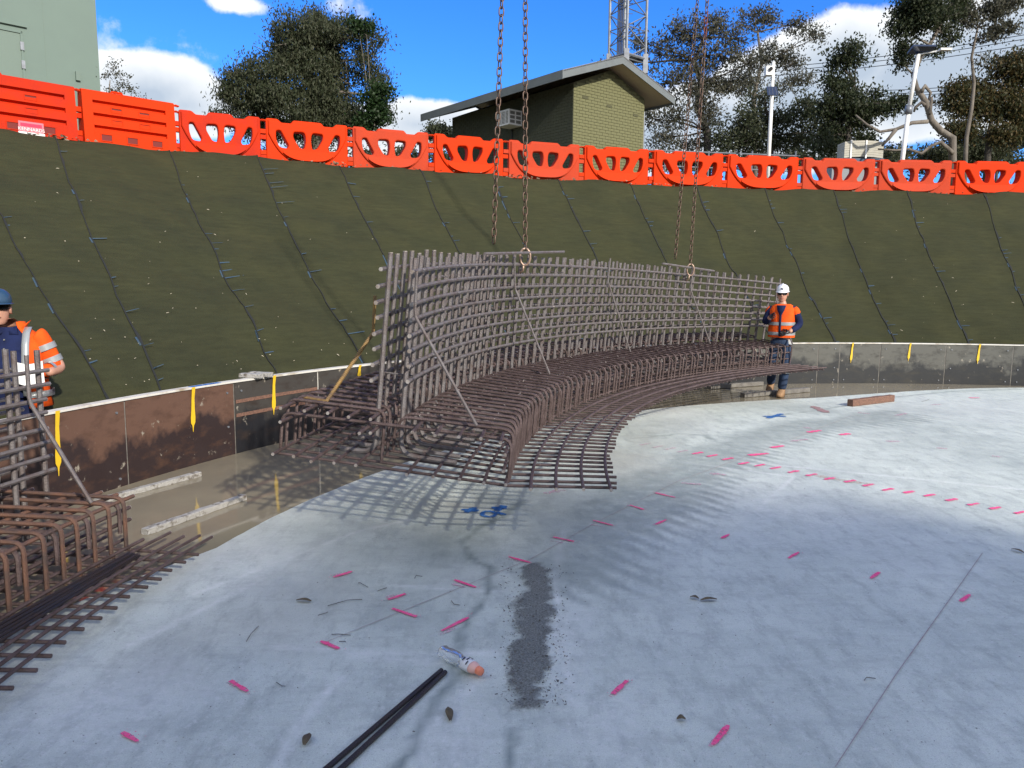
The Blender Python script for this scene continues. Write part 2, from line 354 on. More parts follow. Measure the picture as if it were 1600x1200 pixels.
def vnoise(x, y, seed=0):
    xi = np.floor(x).astype(np.int64); yi = np.floor(y).astype(np.int64); xf = x - xi; yf = y - yi
    def h(a, b):
        n = (a * 374761393 + b * 668265263 + seed * 1442695041) & 0xffffffff
        n = ((n ^ (n >> 13)) * 1274126177) & 0xffffffff
        return ((n ^ (n >> 16)) & 0xffff) / 65535.0
    u = xf * xf * (3 - 2 * xf); v = yf * yf * (3 - 2 * yf)
    return (h(xi, yi) * (1 - u) + h(xi + 1, yi) * u) * (1 - v) + (h(xi, yi + 1) * (1 - u) + h(xi + 1, yi + 1) * u) * v
def fbm(x, y, seed=0, o=5):
    s = 0; a = .5; f = 1
    for i in range(o): s = s + a * vnoise(x * f, y * f, seed + i * 7); a *= .5; f *= 2.03
    return s
def rag(o, *b): return o
# ------------------------------------------------------------------ the pit
C = Vector((7.0963, 3.0312, 0)); RT = 10.874; HB = .73
def onT(th, R, z=0.0): a = math.radians(th); return Vector((C.x + R * math.cos(a), C.y + R * math.sin(a), z))
def th_at_px(px, R=RT, z=HB):
    best = None
    for k in range(600, 2100):
        th = k / 10; p = onT(th, R, z)
        if p.y < .5: continue
        d = abs(proj(p)[0] - px)
        if best is None or d < best[0]: best = (d, th)
    return best[1]

# seams of the geotextile: (top px, top py, bottom px)
seams = [((-190, 170), 60), ((-75, 196), 158), ((80, 214), 246), ((258, 238), 430), ((395, 248), 562), ((525, 258), 687), ((650, 266), 805), ((765, 274), 908), ((868, 280), 1005), ((980, 286), 1108),
         ((1083, 291), 1204), ((1190, 296), 1300), ((1298, 299), 1397), ((1412, 301), 1510), ((1532, 303), 1625), ((1655, 305), 1740)]
ZL = 4.3
lips = []; toes = []
for (t, bx) in seams:
    lips.append(at(t[0], t[1], ZL))
    th = th_at_px(bx) if bx > 70 else th_at_px(72)
    if bx == 60: th = 173.5
    b = onT(th, RT, HB); d = b - Vector((0, 0, EYE)); s_ = 1.12
    toes.append(Vector((0, 0, EYE)) + d * s_)
# close the pit behind the camera: continue round with the same kind of slope
def ring_close(n=14):
    th0 = math.degrees(math.atan2(lips[-1].y - C.y, lips[-1].x - C.x)); th1 = math.degrees(math.atan2(lips[0].y - C.y, lips[0].x - C.x)) - 360
    r_a = (Vector((lips[-1].x, lips[-1].y, 0)) - C).length; r_b = (Vector((lips[0].x, lips[0].y, 0)) - C).length
    L = []; T = []
    for i in range(1, n):
        t = i / n; th = th0 + (th1 - th0) * t; r = r_a + (r_b - r_a) * t
        r = r * (1 - .18 * math.sin(PI * t))
        L.append(onT(th, r, ZL)); T.append(onT(th, 12.0, .3))
    return L, T
RL, RTt = ring_close()
# ground outside the pit, one sheet to the horizon
allip = lips + RL
n = len(allip); mb = MB(); c0 = Vector((sum(p.x for p in allip) / n, sum(p.y for p in allip) / n, 0))
rings = []
for k, (grow, dz) in enumerate(((0.0, -.03), (.5, .0), (6, .02), (40, 0), (1200, 0))):
    R = []
    for i, p in enumerate(allip):
        d = Vector((p.x - c0.x, p.y - c0.y, 0)).normalized(); R.append(Vector((p.x, p.y, ZL + dz)) + d * grow)
    rings.append(R)
mb.loft(rings, cap=False); tag(mb.build('ground', M['grass']), kind='structure')
# pit floor under everything
mb = MB(); mb.add([onT(a, 17.5, -.09) for a in range(0, 360, 6)], [tuple(range(60))]); tag(mb.build('pit_floor', M['soil']), kind='structure')
# slope: one fabric strip per roll
slope = bpy.data.objects.new('slope', None); COL.objects.link(slope); slope.location = (0, 12, 0); tag(slope, kind='structure')
def strip(a0, a1, b0, b1, seed, nu=14, nv=44, raise_=.03):
    # a: toe points, b: lip points; extend below toe to the pit floor
    mbs = MB(); V = []; idx = {}
    nrm = (b0 - a0).cross(a1 - a0).normalized()
    if nrm.z < 0: nrm = -nrm
    for j in range(nv + 1):
        t = -.17 + 1.19 * j / nv
        for i in range(nu + 1):
            u = i / nu
            P0 = a0.lerp(b0, min(t, 1)) if t >= 0 else a0 + Vector((0, 0, (b0 - a0).z * t))
            P1 = a1.lerp(b1, min(t, 1)) if t >= 0 else a1 + Vector((0, 0, (b1 - a1).z * t))
            wob = .008 * (float(vnoise(np.array(t * 9.0), np.array(seed + .0), seed)) - .5)
            uu = u * 1.03 + (wob if u > .5 else -wob * 0)
            P = P0 + (P1 - P0) * uu
            h = .27 * (float(fbm(np.array(P.x * .7 + seed * .01), np.array(P.y * .7 + P.z * .6), 3)) - .5) + .05 * (float(fbm(np.array(P.x * 2.6), np.array(P.y * 2.2 + P.z * 2), 9)) - .5)
            h *= .8; h += raise_ * max(0, (u - .8) / .2) ** 2 + .015 * math.sin(PI * u)
            h -= .12 * math.sin(PI * max(0, min(1, t)))
            if t > 1:
                out = Vector((b0.x - a0.x, b0.y - a0.y, 0)).normalized(); P = P + out * (t - 1) * 22; h = min(h, 0) - .02
            lipn = .07 * (float(vnoise(np.array(P.x * 1.1), np.array(P.y * 1.1), 5)) - .3)
            P = P + nrm * h + Vector((0, 0, lipn * max(0, min(1, (t - .8) / .2))))
            V.append(P)
    Fc = []
    for j in range(nv):
        for i in range(nu):
            a = j * (nu + 1) + i; Fc.append((a, a + 1, a + nu + 2, a + nu + 1))
    mbs.add(V, Fc)
    return mbs
nmarks = []
for i in range(len(seams) - 1):
    st = strip(toes[i], toes[i + 1], lips[i], lips[i + 1], 11 + i * 3)
    o = st.build('fabric_strip', M['cloth'], slope, smooth=True)
    # dark ribbon painting the overlap's shadow line, with blue dye dashes
    mk = MB(); nu = 14; V = st.v
    edge = [Vector(V[j * 15 + 14]) for j in range(45)]; inn = [Vector(V[j * 15 + 13]) for j in range(45)]
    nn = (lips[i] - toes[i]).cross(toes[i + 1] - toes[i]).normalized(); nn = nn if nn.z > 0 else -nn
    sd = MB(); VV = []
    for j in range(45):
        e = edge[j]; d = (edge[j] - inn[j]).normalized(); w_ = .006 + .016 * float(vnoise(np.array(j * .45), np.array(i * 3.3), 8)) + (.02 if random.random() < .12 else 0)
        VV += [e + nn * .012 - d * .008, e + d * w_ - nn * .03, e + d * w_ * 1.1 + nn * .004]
    sd.add(VV, [q for j in range(44) for q in ((3 * j, 3 * j + 3, 3 * j + 4, 3 * j + 1), (3 * j + 1, 3 * j + 4, 3 * j + 5, 3 * j + 2), (3 * j, 3 * j + 2, 3 * j + 5, 3 * j + 3))]); sd.build('seam_shadow', M['seam_dark'], slope)
    nb = 14 if i in (1, 2, 3) else 9
    for k in range(nb):
        j = 5 + int(random.random() * 36); ln = random.uniform(.05, .25) * (1.4 if i in (2, 3) else .8)
        e = edge[j]; d = (edge[j] - inn[j]).normalized(); t = (edge[j + 1] - edge[j]).normalized(); hw = random.uniform(.008, .018)
        a = e + d * .02 + nn * -.012; 
        mk.add([a + t * hw, a + t * hw * .6 + d * ln, a - t * hw * .7 + d * ln, a - t * hw], [(0, 1, 2, 3)])
    for k in range(3 if i % 2 else 5):
        j = 4 + int(random.random() * 36); 
        mk.add([edge[j] + nn * .004, edge[j + 1] + nn * .004, edge[j + 1] - (edge[j + 1] - inn[j + 1]).normalized() * .03 + nn * .006, edge[j] - (edge[j] - inn[j]).normalized() * .03 + nn * .006], [(0, 1, 2, 3)])
    mk.build('seam_stitching', M['seam_blue'], slope)
# bits of straw and chips on the fabric
fl = MB()
for k in range(110):
    i = random.choice((1, 2, 3, 3, 4, 2, 12, 13)) if random.random() < .8 else random.randrange(1, 14)
    t = random.random() ** 2.2 * .95 + .02; u = random.random()
    P0 = toes[i].lerp(lips[i], t); P1 = toes[i + 1].lerp(lips[i + 1], t); P = P0.lerp(P1, u)
    nn = (lips[i] - toes[i]).cross(toes[i + 1] - toes[i]).normalized(); nn = nn if nn.z > 0 else -nn
    s_ = random.uniform(.004, .010); a = random.random() * PI; X = (P1 - P0).normalized(); Y = (lips[i] - toes[i]).normalized()
    d1 = X * math.cos(a) + Y * math.sin(a); d2 = -X * math.sin(a) + Y * math.cos(a); ln = s_ * random.choice((1, 1, 1, 3))
    P = P + nn * .035
    fl.add([P + d1 * ln + d2 * s_ * .5, P - d1 * ln + d2 * s_ * .5, P - d1 * ln - d2 * s_ * .5, P + d1 * ln - d2 * s_ * .5, P + nn * s_], [(0, 1, 4), (1, 2, 4), (2, 3, 4), (3, 0, 4)])
tag(fl.build('straw_debris', M['fleck'], slope), kind='stuff')
mb = MB(); LL = [lips[-1]] + RL + [lips[0]]; TT = [toes[-1]] + RTt + [toes[0]]
V = []; 
for a, b in zip(TT, LL):
    d = (b - a); lo = a + d * ((-.15 - a.z) / d.z); V += [lo, b]
mb.add(V, [(2 * i, 2 * i + 2, 2 * i + 3, 2 * i + 1) for i in range(len(LL) - 1)]); tag(mb.build('bank', M['cloth']), kind='structure')
# clods of soil along the lip
cl = MB()
def lip_pt(u):
    i = min(int(u), len(lips) - 2); return lips[i].lerp(lips[i + 1], u - i)
for k in range(420):
    u = random.uniform(.6, 14.5)
    if random.random() < .5: u = random.choice((2.1, 3.9, 7.3, 7.5, 5.0, 12.6)) + random.gauss(0, .16)
    p = lip_pt(max(0, min(14.9, u))); out = Vector((p.x - C.x, p.y - C.y, 0)).normalized()
    p = p + out * random.uniform(-.02, .25) + Vector((0, 0, random.uniform(-.02, .05))); s_ = random.uniform(.015, .06)
    v = [p + Vector((random.uniform(-1, 1), random.uniform(-1, 1), random.uniform(-.3, .8))) * s_ for _ in range(5)]
    cl.add(v, [(0, 1, 2), (0, 2, 3), (0, 3, 4), (0, 4, 1), (1, 3, 2), (1, 4, 3)])
tag(cl.build('loose_soil', mat('pale_soil', (.26, .2, .14), .95, 0, (.16, .12, .08), 8)), kind='stuff', label='crumbs of pale soil lying along the top of the bank', cat='soil')

# slab edge radius
def slab_R(th):
    th = th % 360
    if th > 108 or th < -90: return 9.15 + .4 * max(0, min(1, (th - 169) / 8)) + .02 * math.sin(math.radians(th) * 9)
    if th < 70: return RT - .05
    t = (108 - th) / 38; t = t * t * (3 - 2 * t); return 9.15 + (RT - .06 - 9.15) * t
# water in the ring
mb = MB(); V = []; nA = 180
for k in range(nA + 1):
    th = 66 + (196 - 66) * k / nA; V += [onT(th, slab_R(th) - .15, -.008), onT(th, RT - .005, -.008)]
mb.add(V, [(2 * i, 2 * i + 1, 2 * i + 3, 2 * i + 2) for i in range(nA)]); tag(mb.build('water', M['water']), kind='structure')
mb = MB(); mb.add([onT(k * 3, (slab_R(k * 3) if 66 < k * 3 < 196 else RT) - .2, -.004) for k in range(120)], [tuple(range(120))])
base_slab = mb.build('slab_base', M['slab']); tag(base_slab, kind='structure')
# fine slab with baked-in stains and one painted shadow band
st_ = .032
xs = np.arange(-3.1, 11.2, st_); ys = np.arange(1.3, 14.2, st_)
X, Y = np.meshgrid(xs, ys); X = X.ravel(); Y = Y.ravel()
dx = X - C.x; dy = Y - C.y; R = np.hypot(dx, dy); TH = np.degrees(np.arctan2(dy, dx)) % 360
SR = np.array([slab_R(t) for t in np.arange(0, 360, 1.0)]); se = np.interp(TH, np.arange(0, 360, 1.0), SR) + .03 * (fbm(X * 3, Y * 3, 4) - .5)
out_ = R > se
keep = R < se + st_ * 1.6
sc = np.where(out_, se / R, 1); X2 = C.x + dx * sc; Y2 = C.y + dy * sc
damp_shade = np.zeros_like(X); silt = np.zeros_like(X); mort = np.zeros_like(X)
nz1 = fbm(X * 1.2, Y * 1.2, 1); nz2 = fbm(X * 5, Y * 5, 2); nz3 = fbm(X * 18, Y * 18, 3)
def blob(px, py, rx, ry, soft=.5, amp=1.0, nzs=.9):
    p = at(px, py); q = at(px + rx, py); r_ = at(px, py - ry); w = (q - p).length; h = (r_ - p).length
    d = np.sqrt(((X - p.x) / w) ** 2 + ((Y - p.y) / h) ** 2) + (nz2 - .5) * nzs + (nz1 - .5) * nzs
    return amp * np.clip((1 - d) / soft, 0, 1)
for b in ((620, 800, 200, 60, .8, .55), (700, 850, 120, 70, .8, .6), (560, 860, 160, 60, .9, .4), (1000, 700, 120, 60, .8, .35), (880, 800, 130, 60, .8, .45), (640, 960, 150, 60, 1, .35), (760, 780, 90, 30, .8, .5), (1450, 640, 220, 14, 1, .5), (1250, 640, 160, 12, 1, .5), (1500, 690, 160, 40, 1, .35), (1050, 660, 80, 20, .8, .4)):
    damp_shade = np.maximum(damp_shade, blob(*b))
for b in ((430, 960, 180, 60, 1, .35), (300, 1000, 120, 70, 1, .25), (960, 720, 90, 40, .8, .6), (700, 790, 90, 30, 1, .5), (1010, 690, 60, 20, .8, .4)):
    silt = np.maximum(silt, blob(*b))
# broad comb-shaped shadow painted into the slab colour, with finger-like edges
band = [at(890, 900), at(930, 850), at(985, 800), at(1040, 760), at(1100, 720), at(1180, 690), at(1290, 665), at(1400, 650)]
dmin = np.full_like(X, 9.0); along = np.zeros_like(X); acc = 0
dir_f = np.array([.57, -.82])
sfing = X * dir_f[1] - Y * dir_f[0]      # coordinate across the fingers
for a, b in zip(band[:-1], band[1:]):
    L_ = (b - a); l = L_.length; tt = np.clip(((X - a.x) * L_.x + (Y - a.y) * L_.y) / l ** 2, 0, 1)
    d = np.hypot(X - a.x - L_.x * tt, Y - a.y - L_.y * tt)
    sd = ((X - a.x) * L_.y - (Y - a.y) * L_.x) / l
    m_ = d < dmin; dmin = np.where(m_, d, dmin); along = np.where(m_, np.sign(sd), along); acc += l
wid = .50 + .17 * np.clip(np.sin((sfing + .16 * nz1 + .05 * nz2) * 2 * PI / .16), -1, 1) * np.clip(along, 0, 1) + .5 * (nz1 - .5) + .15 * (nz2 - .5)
damp_shade = np.maximum(damp_shade, np.clip((wid - dmin) / .22, 0, 1) * (.5 + .5 * nz1))
# raised mortar smear
pm = [at(835, 885), at(838, 940), at(832, 1000), at(828, 1050), at(822, 1100)]
for a, b, w in zip(pm[:-1], pm[1:], (.09, .12, .11, .07)):
    L_ = (b - a); l = L_.length; tt = np.clip(((X - a.x) * L_.x + (Y - a.y) * L_.y) / l ** 2, 0, 1)
    d = np.hypot(X - a.x - L_.x * tt, Y - a.y - L_.y * tt)
    mort = np.maximum(mort, np.clip((w + (nz2 - .5) * .16 + (nz3 - .5) * .1 - d) / .05, 0, 1))
# cracks with damp margins
def crack(pts, w, amp):
    global damp_shade
    P = [at(*p) for p in pts]
    wx = (fbm(X * 6, Y * 6, 21) - .5) * .12; wy = (fbm(X * 6, Y * 6, 22) - .5) * .12
    for a, b in zip(P[:-1], P[1:]):
        L_ = (b - a); l = L_.length; tt = np.clip(((X + wx - a.x) * L_.x + (Y + wy - a.y) * L_.y) / l ** 2, 0, 1)
        d = np.hypot(X + wx - a.x - L_.x * tt, Y + wy - a.y - L_.y * tt)
        damp_shade = np.maximum(damp_shade, amp * 1.3 * np.clip(1.25 - d / w, 0, 1))
crack([(805, 1130), (795, 1160), (780, 1200)], .02, .9); crack([(815, 785), (770, 815), (712, 848), (740, 870), (768, 895), (765, 920)], .05, .8); crack([(765, 920), (745, 950), (722, 985), (700, 1060), (650, 1130), (620, 1200)], .028, .8); crack([(712, 848), (690, 838)], .04, .6)
crack([(990, 685), (1060, 678), (1100, 680), (1118, 690)], .04, .6); crack([(1200, 650), (1290, 640), (1380, 622), (1480, 612), (1590, 608)], .05, .6); crack([(980, 772), (1070, 768), (1120, 758)], .03, .5)
light = np.zeros_like(X)
def scuff(pts, w, amp):
    global light
    P = [at(*p) for p in pts]
    for a, b in zip(P[:-1], P[1:]):
        L_ = (b - a); l = L_.length; tt = np.clip(((X - a.x) * L_.x + (Y - a.y) * L_.y) / l ** 2, 0, 1)
        d = np.hypot(X - a.x - L_.x * tt, Y - a.y - L_.y * tt); light = np.maximum(light, amp * np.clip(1 - d / w, 0, 1))
for q in ([(430, 1010), (560, 1018), (690, 1022), (780, 1020)], [(550, 1026), (690, 1036)], [(640, 1160), (690, 1120), (740, 1070)], [(430, 1200), (470, 1130), (530, 1060)], [(620, 915), (780, 925)], [(300, 930), (560, 830), (640, 812)], [(200, 1010), (420, 900)], [(880, 830), (868, 900), (872, 1000), (900, 1100)], [(1140, 720), (1300, 735), (1600, 765)], [(1050, 720), (1240, 745), (1180, 800)]):
    scuff(q, .035, .9)
for b in ((150, 1120, 200, 90, 1, .6), (400, 880, 160, 50, 1, .5), (700, 1150, 90, 80, 1, .5), (960, 1130, 90, 60, 1, .5), (880, 1000, 60, 90, 1, .5), (1200, 800, 260, 60, 1, .45), (1050, 650, 90, 24, 1, .8), (1400, 860, 200, 60, 1, .35), (720, 900, 70, 30, 1, .4), (1500, 640, 200, 16, 1, .6)):
    light = np.maximum(light, blob(*b))
crack([(400, 1040), (600, 1020), (700, 1022), (760, 1030)], .008, -.0)
mort = np.clip(mort * (.72 + .5 * nz3), 0, 1)
Z = .0015 * (nz2 - .5) + mort * (.009 + .01 * np.clip(nz2 - .5, 0, 1))
edge_f = np.clip((se - R) / .5, 0, 1); silt = np.maximum(silt, (1 - edge_f) * .35 * (TH > 108))
nx_, ny_ = len(xs), len(ys)
idx = -np.ones(len(X), int); kk = np.where(keep)[0]; idx[kk] = np.arange(len(kk))
I = np.arange((ny_ - 1) * nx_).reshape(ny_ - 1, nx_)[:, :-1].ravel()
Q = np.stack([I, I + 1, I + nx_ + 1, I + nx_], 1)
ok = keep[Q].all(1) & ~out_[Q].all(1); Q = idx[Q[ok]]
me = bpy.data.meshes.new('slab'); me.from_pydata(np.stack([X2[kk], Y2[kk], Z[kk]], 1).tolist(), [], Q.tolist())
ca = me.color_attributes.new('stain_shade', 'FLOAT_COLOR', 'POINT')
ca.data.foreach_set('color', np.stack([damp_shade[kk] * .95, silt[kk], mort[kk] * .92, light[kk]], 1).astype(np.float32).ravel())
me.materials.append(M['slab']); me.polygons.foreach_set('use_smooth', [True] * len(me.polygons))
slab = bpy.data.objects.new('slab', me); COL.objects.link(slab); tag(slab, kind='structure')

# ---- marks on the slab
def ribbon(pts, w, z=.005, jit=.2, mbx=None, seg=None):
    mbx = mbx or MB(); P = []
    for a, b in zip(pts[:-1], pts[1:]):
        n_ = max(2, int((b - a).length / (seg or .03)))
        for k in range(n_): P.append(a.lerp(b, k / n_))
    P.append(pts[-1]); V = []
    for i, p in enumerate(P):
        d = (P[min(i + 1, len(P) - 1)] - P[max(i - 1, 0)]); d.z = 0; d.normalize(); nrm = Vector((-d.y, d.x, 0))
        e = min(i, len(P) - 1 - i) / max(1, len(P) / 2); ww = w * (.8 + .2 * min(1, e * 4)) * random.uniform(1 - jit, 1 + jit)
        V += [Vector((p.x, p.y, z)) + nrm * ww / 2, Vector((p.x, p.y, z)) - nrm * ww / 2]
    return mbx.add(V, [(2 * i, 2 * i + 1, 2 * i + 3, 2 * i + 2) for i in range(len(P) - 1)])
strong = [((360, 1065), (387, 1082)), ((191, 1146), (215, 1160)), ((501, 1003), (530, 1015)), ((521, 903), (550, 894)), ((606, 938), (634, 929)), ((613, 952), (651, 965)), ((710, 907), (744, 919)), ((690, 987), (732, 966)),
          ((815, 1031), (843, 1014)), ((957, 1086), (980, 1065)), ((1113, 1166), (1138, 1135)), ((1360, 905), (1374, 895)), ((1501, 941), (1515, 930)), ((1232, 873), (1248, 864)), ((1127, 842), (1139, 836)), ((1025, 820), (1041, 813)), ((795, 871), (828, 880)), ((864, 840), (897, 847)), ((927, 814), (958, 822)), ((984, 790), (1006, 797)), ((1024, 771), (1055, 778))]
for a, b in strong:
    mbr = ribbon([at(*a), at(*b)], .021, .0058, .3); mbr.build('paint_mark', M['pink'], slab)
    sp_ = MB(); A_, B_ = at(*a), at(*b)
    for _ in range(16):
        c_ = A_.lerp(B_, random.uniform(-.15, 1.15)) + Vector((random.gauss(0, .014), random.gauss(0, .014), .0064)); q_ = random.uniform(.0015, .004)
        sp_.add([c_ + Vector((q_, 0, 0)), c_ + Vector((0, q_, 0)), c_ - Vector((q_, 0, 0)), c_ - Vector((0, q_, 0))], [(0, 1, 2, 3)])
    tag(sp_.build('paint_overspray', M['pink'], slab), kind='stuff')
    if random.random() < .5:
        j = random.randint(-3, 6); mbr = ribbon([at(a[0] - 4, a[1] + j), at((a[0] + b[0]) // 2, (a[1] + b[1]) // 2 + j)], .02, .0045, .5); mbr.build('paint_mark', M['pink_faint'], slab)
dots = [(1008, 694), (1028, 698), (1047, 701), (1066, 705), (1090, 708), (1113, 712), (1137, 717), (1162, 724), (1187, 727), (1212, 731), (1240, 737), (1268, 742), (1296, 748), (1328, 752), (1357, 758), (1387, 765), (1420, 769), (1452, 774), (1487, 781), (1521, 788), (1555, 794), (1594, 801)]
for i, (x, y) in enumerate(dots):
    ribbon([at(x - 8, y + 2), at(x + 8, y - 1)], .036, .0058, .35, seg=.02).build('paint_mark', M['pink_faint'] if i < 4 else M['pink'], slab)
for (a, b) in [((1170, 712), (1200, 709)), ((1205, 700), (1225, 697)), ((1235, 690), (1262, 687)), ((1262, 676), (1282, 673)), ((1312, 680), (1328, 678)), ((1385, 690), (1405, 690)), ((1463, 700), (1480, 702)), ((1550, 713), (1566, 715)), ((1340, 645), (1360, 647)), ((1400, 650), (1416, 646)), ((1515, 622), (1530, 622)), ((1110, 740), (1135, 743)), ((1065, 755), (1095, 758)), ((850, 772), (882, 766)), ((1255, 668), (1268, 670)), ((1455, 633), (1470, 632))]:
    ribbon([at(*a), at(*b)], .06, .0058, .4).build('paint_mark', M['pink_faint'] if random.random() < .6 else M['pink'], slab)
ribbon([at(1268, 742), at(1310, 750), at(1360, 757)], .07, .0046, .4).build('paint_mark', M['orange_faint'], slab)
def blue_glyph(lines, w=.055):
    mbx = MB()
    for i, l in enumerate(lines): ribbon([at(*p) for p in l], w, .0058 + i * .0012, .3, mbx, seg=.02)
    return mbx.build('paint_mark', M['blue_paint'], slab)
blue_glyph([[(721, 797), (748, 799)], [(728, 802), (742, 794)]])
blue_glyph([[(768, 794), (792, 795)], [(776, 799), (788, 791)]])
ov = [(764 + 12 * math.cos(a) * .9, 804 + 4.2 * math.sin(a)) for a in np.linspace(0, 2 * PI, 14)]
blue_glyph([ov, [(776, 801), (790, 806)]], .04)
blue_glyph([[(1192, 651), (1228, 651)], [(1200, 654), (1222, 647)]], .07)
ribbon([at(1270, 635), at(1292, 645)], .12, .0046, .4).build('paint_mark', mat('rust_stain', (.32, .2, .2), .8), slab)
# snapped chalk lines
for l in [((505, 1006), (830, 874), (930, 818), (1060, 752), (1190, 705), (1330, 650)), ((1305, 1200), (1400, 1055), (1500, 915), (1535, 865))]:
    ribbon([at(*p) for p in l], .0045, .0052, .2, seg=.2).build('chalk_line', M['chalk'], slab)
# leaves and twigs lying on the slab
litter = [((1094, 940), (1120, 939)), ((700, 1108), (704, 1130)), ((463, 940), (487, 942)), ((475, 1168), (484, 1150)), ((1057, 1126), (1071, 1127)), ((1580, 860), (1600, 866)), ((1078, 935), (1092, 938))]
for a, b in litter:
    p, q = at(*a), at(*b); mbx = MB(); d = (q - p); n_ = Vector((-d.y, d.x, 0)).normalized(); l = d.length; V = []
    for k in range(7):
        t = k / 6; w = .016 * math.sin(PI * (.08 + .84 * t)); c = p + d * t + Vector((0, 0, .008 + .012 * math.sin(t * 3)))
        V += [c + n_ * w, c + Vector((0, 0, .004)), c - n_ * w]
    mbx.add(V, [(3 * i, 3 * i + 1, 3 * i + 4, 3 * i + 3) for i in range(6)] + [(3 * i + 1, 3 * i + 2, 3 * i + 5, 3 * i + 4) for i in range(6)])
    o = mbx.build('fallen_leaf', M['leaf_dry'], origin=p)
    tag(o, {1094: 'olive gum leaf lying flat right of the mortar smear', 700: 'small curled brown leaf below the plastic bottle', 463: 'pale brown leaf on the left part of the slab', 475: 'long dry leaf left of the two dark rods', 1057: 'tiny dry leaf near the bottom right of the slab', 1580: 'dark leaf at the right edge of the slab', 1078: 'thin dark twig-like leaf beside the olive gum leaf'}[a[0]], 'leaf', 'gum leaves dropped on the slab')
tw = MB()
for (a, b) in [((512, 948), (566, 938)), ((497, 963), (512, 958)), ((385, 1004), (404, 980)), ((432, 1068), (446, 1074)), ((518, 993), (548, 994)), ((530, 1004), (540, 1005)), ((1350, 1065), (1368, 1062)), ((1440, 628), (1452, 624)), ((648, 905), (660, 902)), ((590, 925), (604, 920)), ((705, 940), (718, 947)), ((560, 912), (575, 919))]:
    p, q = at(*a), at(*b); m_ = (p + q) / 2 + Vector((random.uniform(-.02, .02), random.uniform(-.03, .03), .004))
    tw.tube([p + Vector((0, 0, .006)), m_ + Vector((0, 0, .006)), q + Vector((0, 0, .006))], .0022, 4)
for k in range(420):
    x = random.uniform(0, 1600); y = random.uniform(700, 1200) if random.random() < .7 else random.uniform(880, 1200); p = at(x, y, .004)
    if (p - C).xy.length > 9.1: continue
    s_ = random.uniform(.002, .006); tw.add([p + Vector((random.uniform(-1, 1), random.uniform(-1, 1), random.uniform(0, 1))) * s_ for _ in range(4)], [(0, 1, 2), (0, 2, 3), (0, 3, 1), (1, 3, 2)])
for k in range(900):   # crumbs at the edge of the mortar
    p = at(random.choice((random.gauss(800, 10), random.gauss(832, 24), random.gauss(865, 14))), random.uniform(880, 1105), .012); s_ = random.uniform(.002, .009)
    tw.add([p + Vector((random.uniform(-1, 1), random.uniform(-1, 1), random.uniform(-.3, 1))) * s_ for _ in range(4)], [(0, 1, 2), (0, 2, 3), (0, 3, 1), (1, 3, 2)])
tag(tw.build('twigs_and_crumbs', mat('crumbs', (.10, .10, .095), .9, 0, (.2, .2, .19), 20)), kind='stuff', label='scattered twigs, grit and mortar crumbs on the slab', cat='debris')

# ------------------------------------------------------------------ formwork ring wall
fw_ = thing('formwork_wall', onT(140, RT), 'curved low wall of stained plywood form boards around the slab', 'formwork')
def arc_box(th0, th1, R0, R1, z0, z1, mbx, seg=1.2):
    n_ = max(2, int(abs(th1 - th0) / seg)); rg = []
    for k in range(n_ + 1):
        th = th0 + (th1 - th0) * k / n_
        rg.append([onT(th, R0, z0), onT(th, R1, z0), onT(th, R1, z1), onT(th, R0, z1)])
    return mbx.loft(rg)
jp = [197, 366, 497, 640, 790, 950, 1100, 1278, 1311, 1374, 1476, 1582]
jt = [th_at_px(x, RT, .37) for x in jp]
left = [jt[0] + 6.3, jt[0] + 12.6, jt[0] + 19, jt[0] + 25]
allj = sorted(left + jt + [jt[-1] - 6 - 6.2 * k for k in range(7)], reverse=True)
for i in range(len(allj) - 1):
    a, b = allj[i], allj[i + 1]; mid = (a + b) / 2
    px = proj(onT(mid, RT, .37))[0] if onT(mid, RT).y > 1 else -500
    m_ = M['board_brown'] if px < 366 else (M['board_black'] if px < 1100 else M['board_grey'])
    mbx = MB(); arc_box(a - .045, b + .045, RT + random.uniform(0, .006), RT + .02, -.06, HB - .02 - random.uniform(0, .004), mbx)
    o = mbx.build('form_board', m_, fw_)
    if 366 < px < 500:
        for z in (.50, .36): mbs = MB(); arc_box(a - .1, b + .1, RT - .006, RT - .001, z, z + .035, mbs); mbs.build('batten', M['timber_red'], fw_)
    mbs = MB(); arc_box(b - .05, b + .05, RT + .008, RT + .016, -.05, HB - .02, mbs); mbs.build('joint_filler', M['top_rail'] if 480 < px + 60 < 560 else M['timber_grey'], fw_)
    for th in (a - .5, b + .5):
        for z in (.06, .28, .62):
            if random.random() < .55: mbs = MB(); p = onT(th, RT, z); d = (C - p); d.z = 0; d.normalize(); mbs.tube([p + d * -.005, p + d * .009], .011, 8); mbs.build('bolt', M['galv'], fw_)
mbx = MB(); arc_box(allj[0], allj[-1], RT - .012, RT + .075, HB - .018, HB, mbx); mbx.build('top_rail', M['top_rail'], fw_)
mbx = MB(); arc_box(allj[0], allj[-1], RT + .024, RT + .06, .02, .10, mbx); mbx.build('rear_waler', M['timber_grey'], fw_)
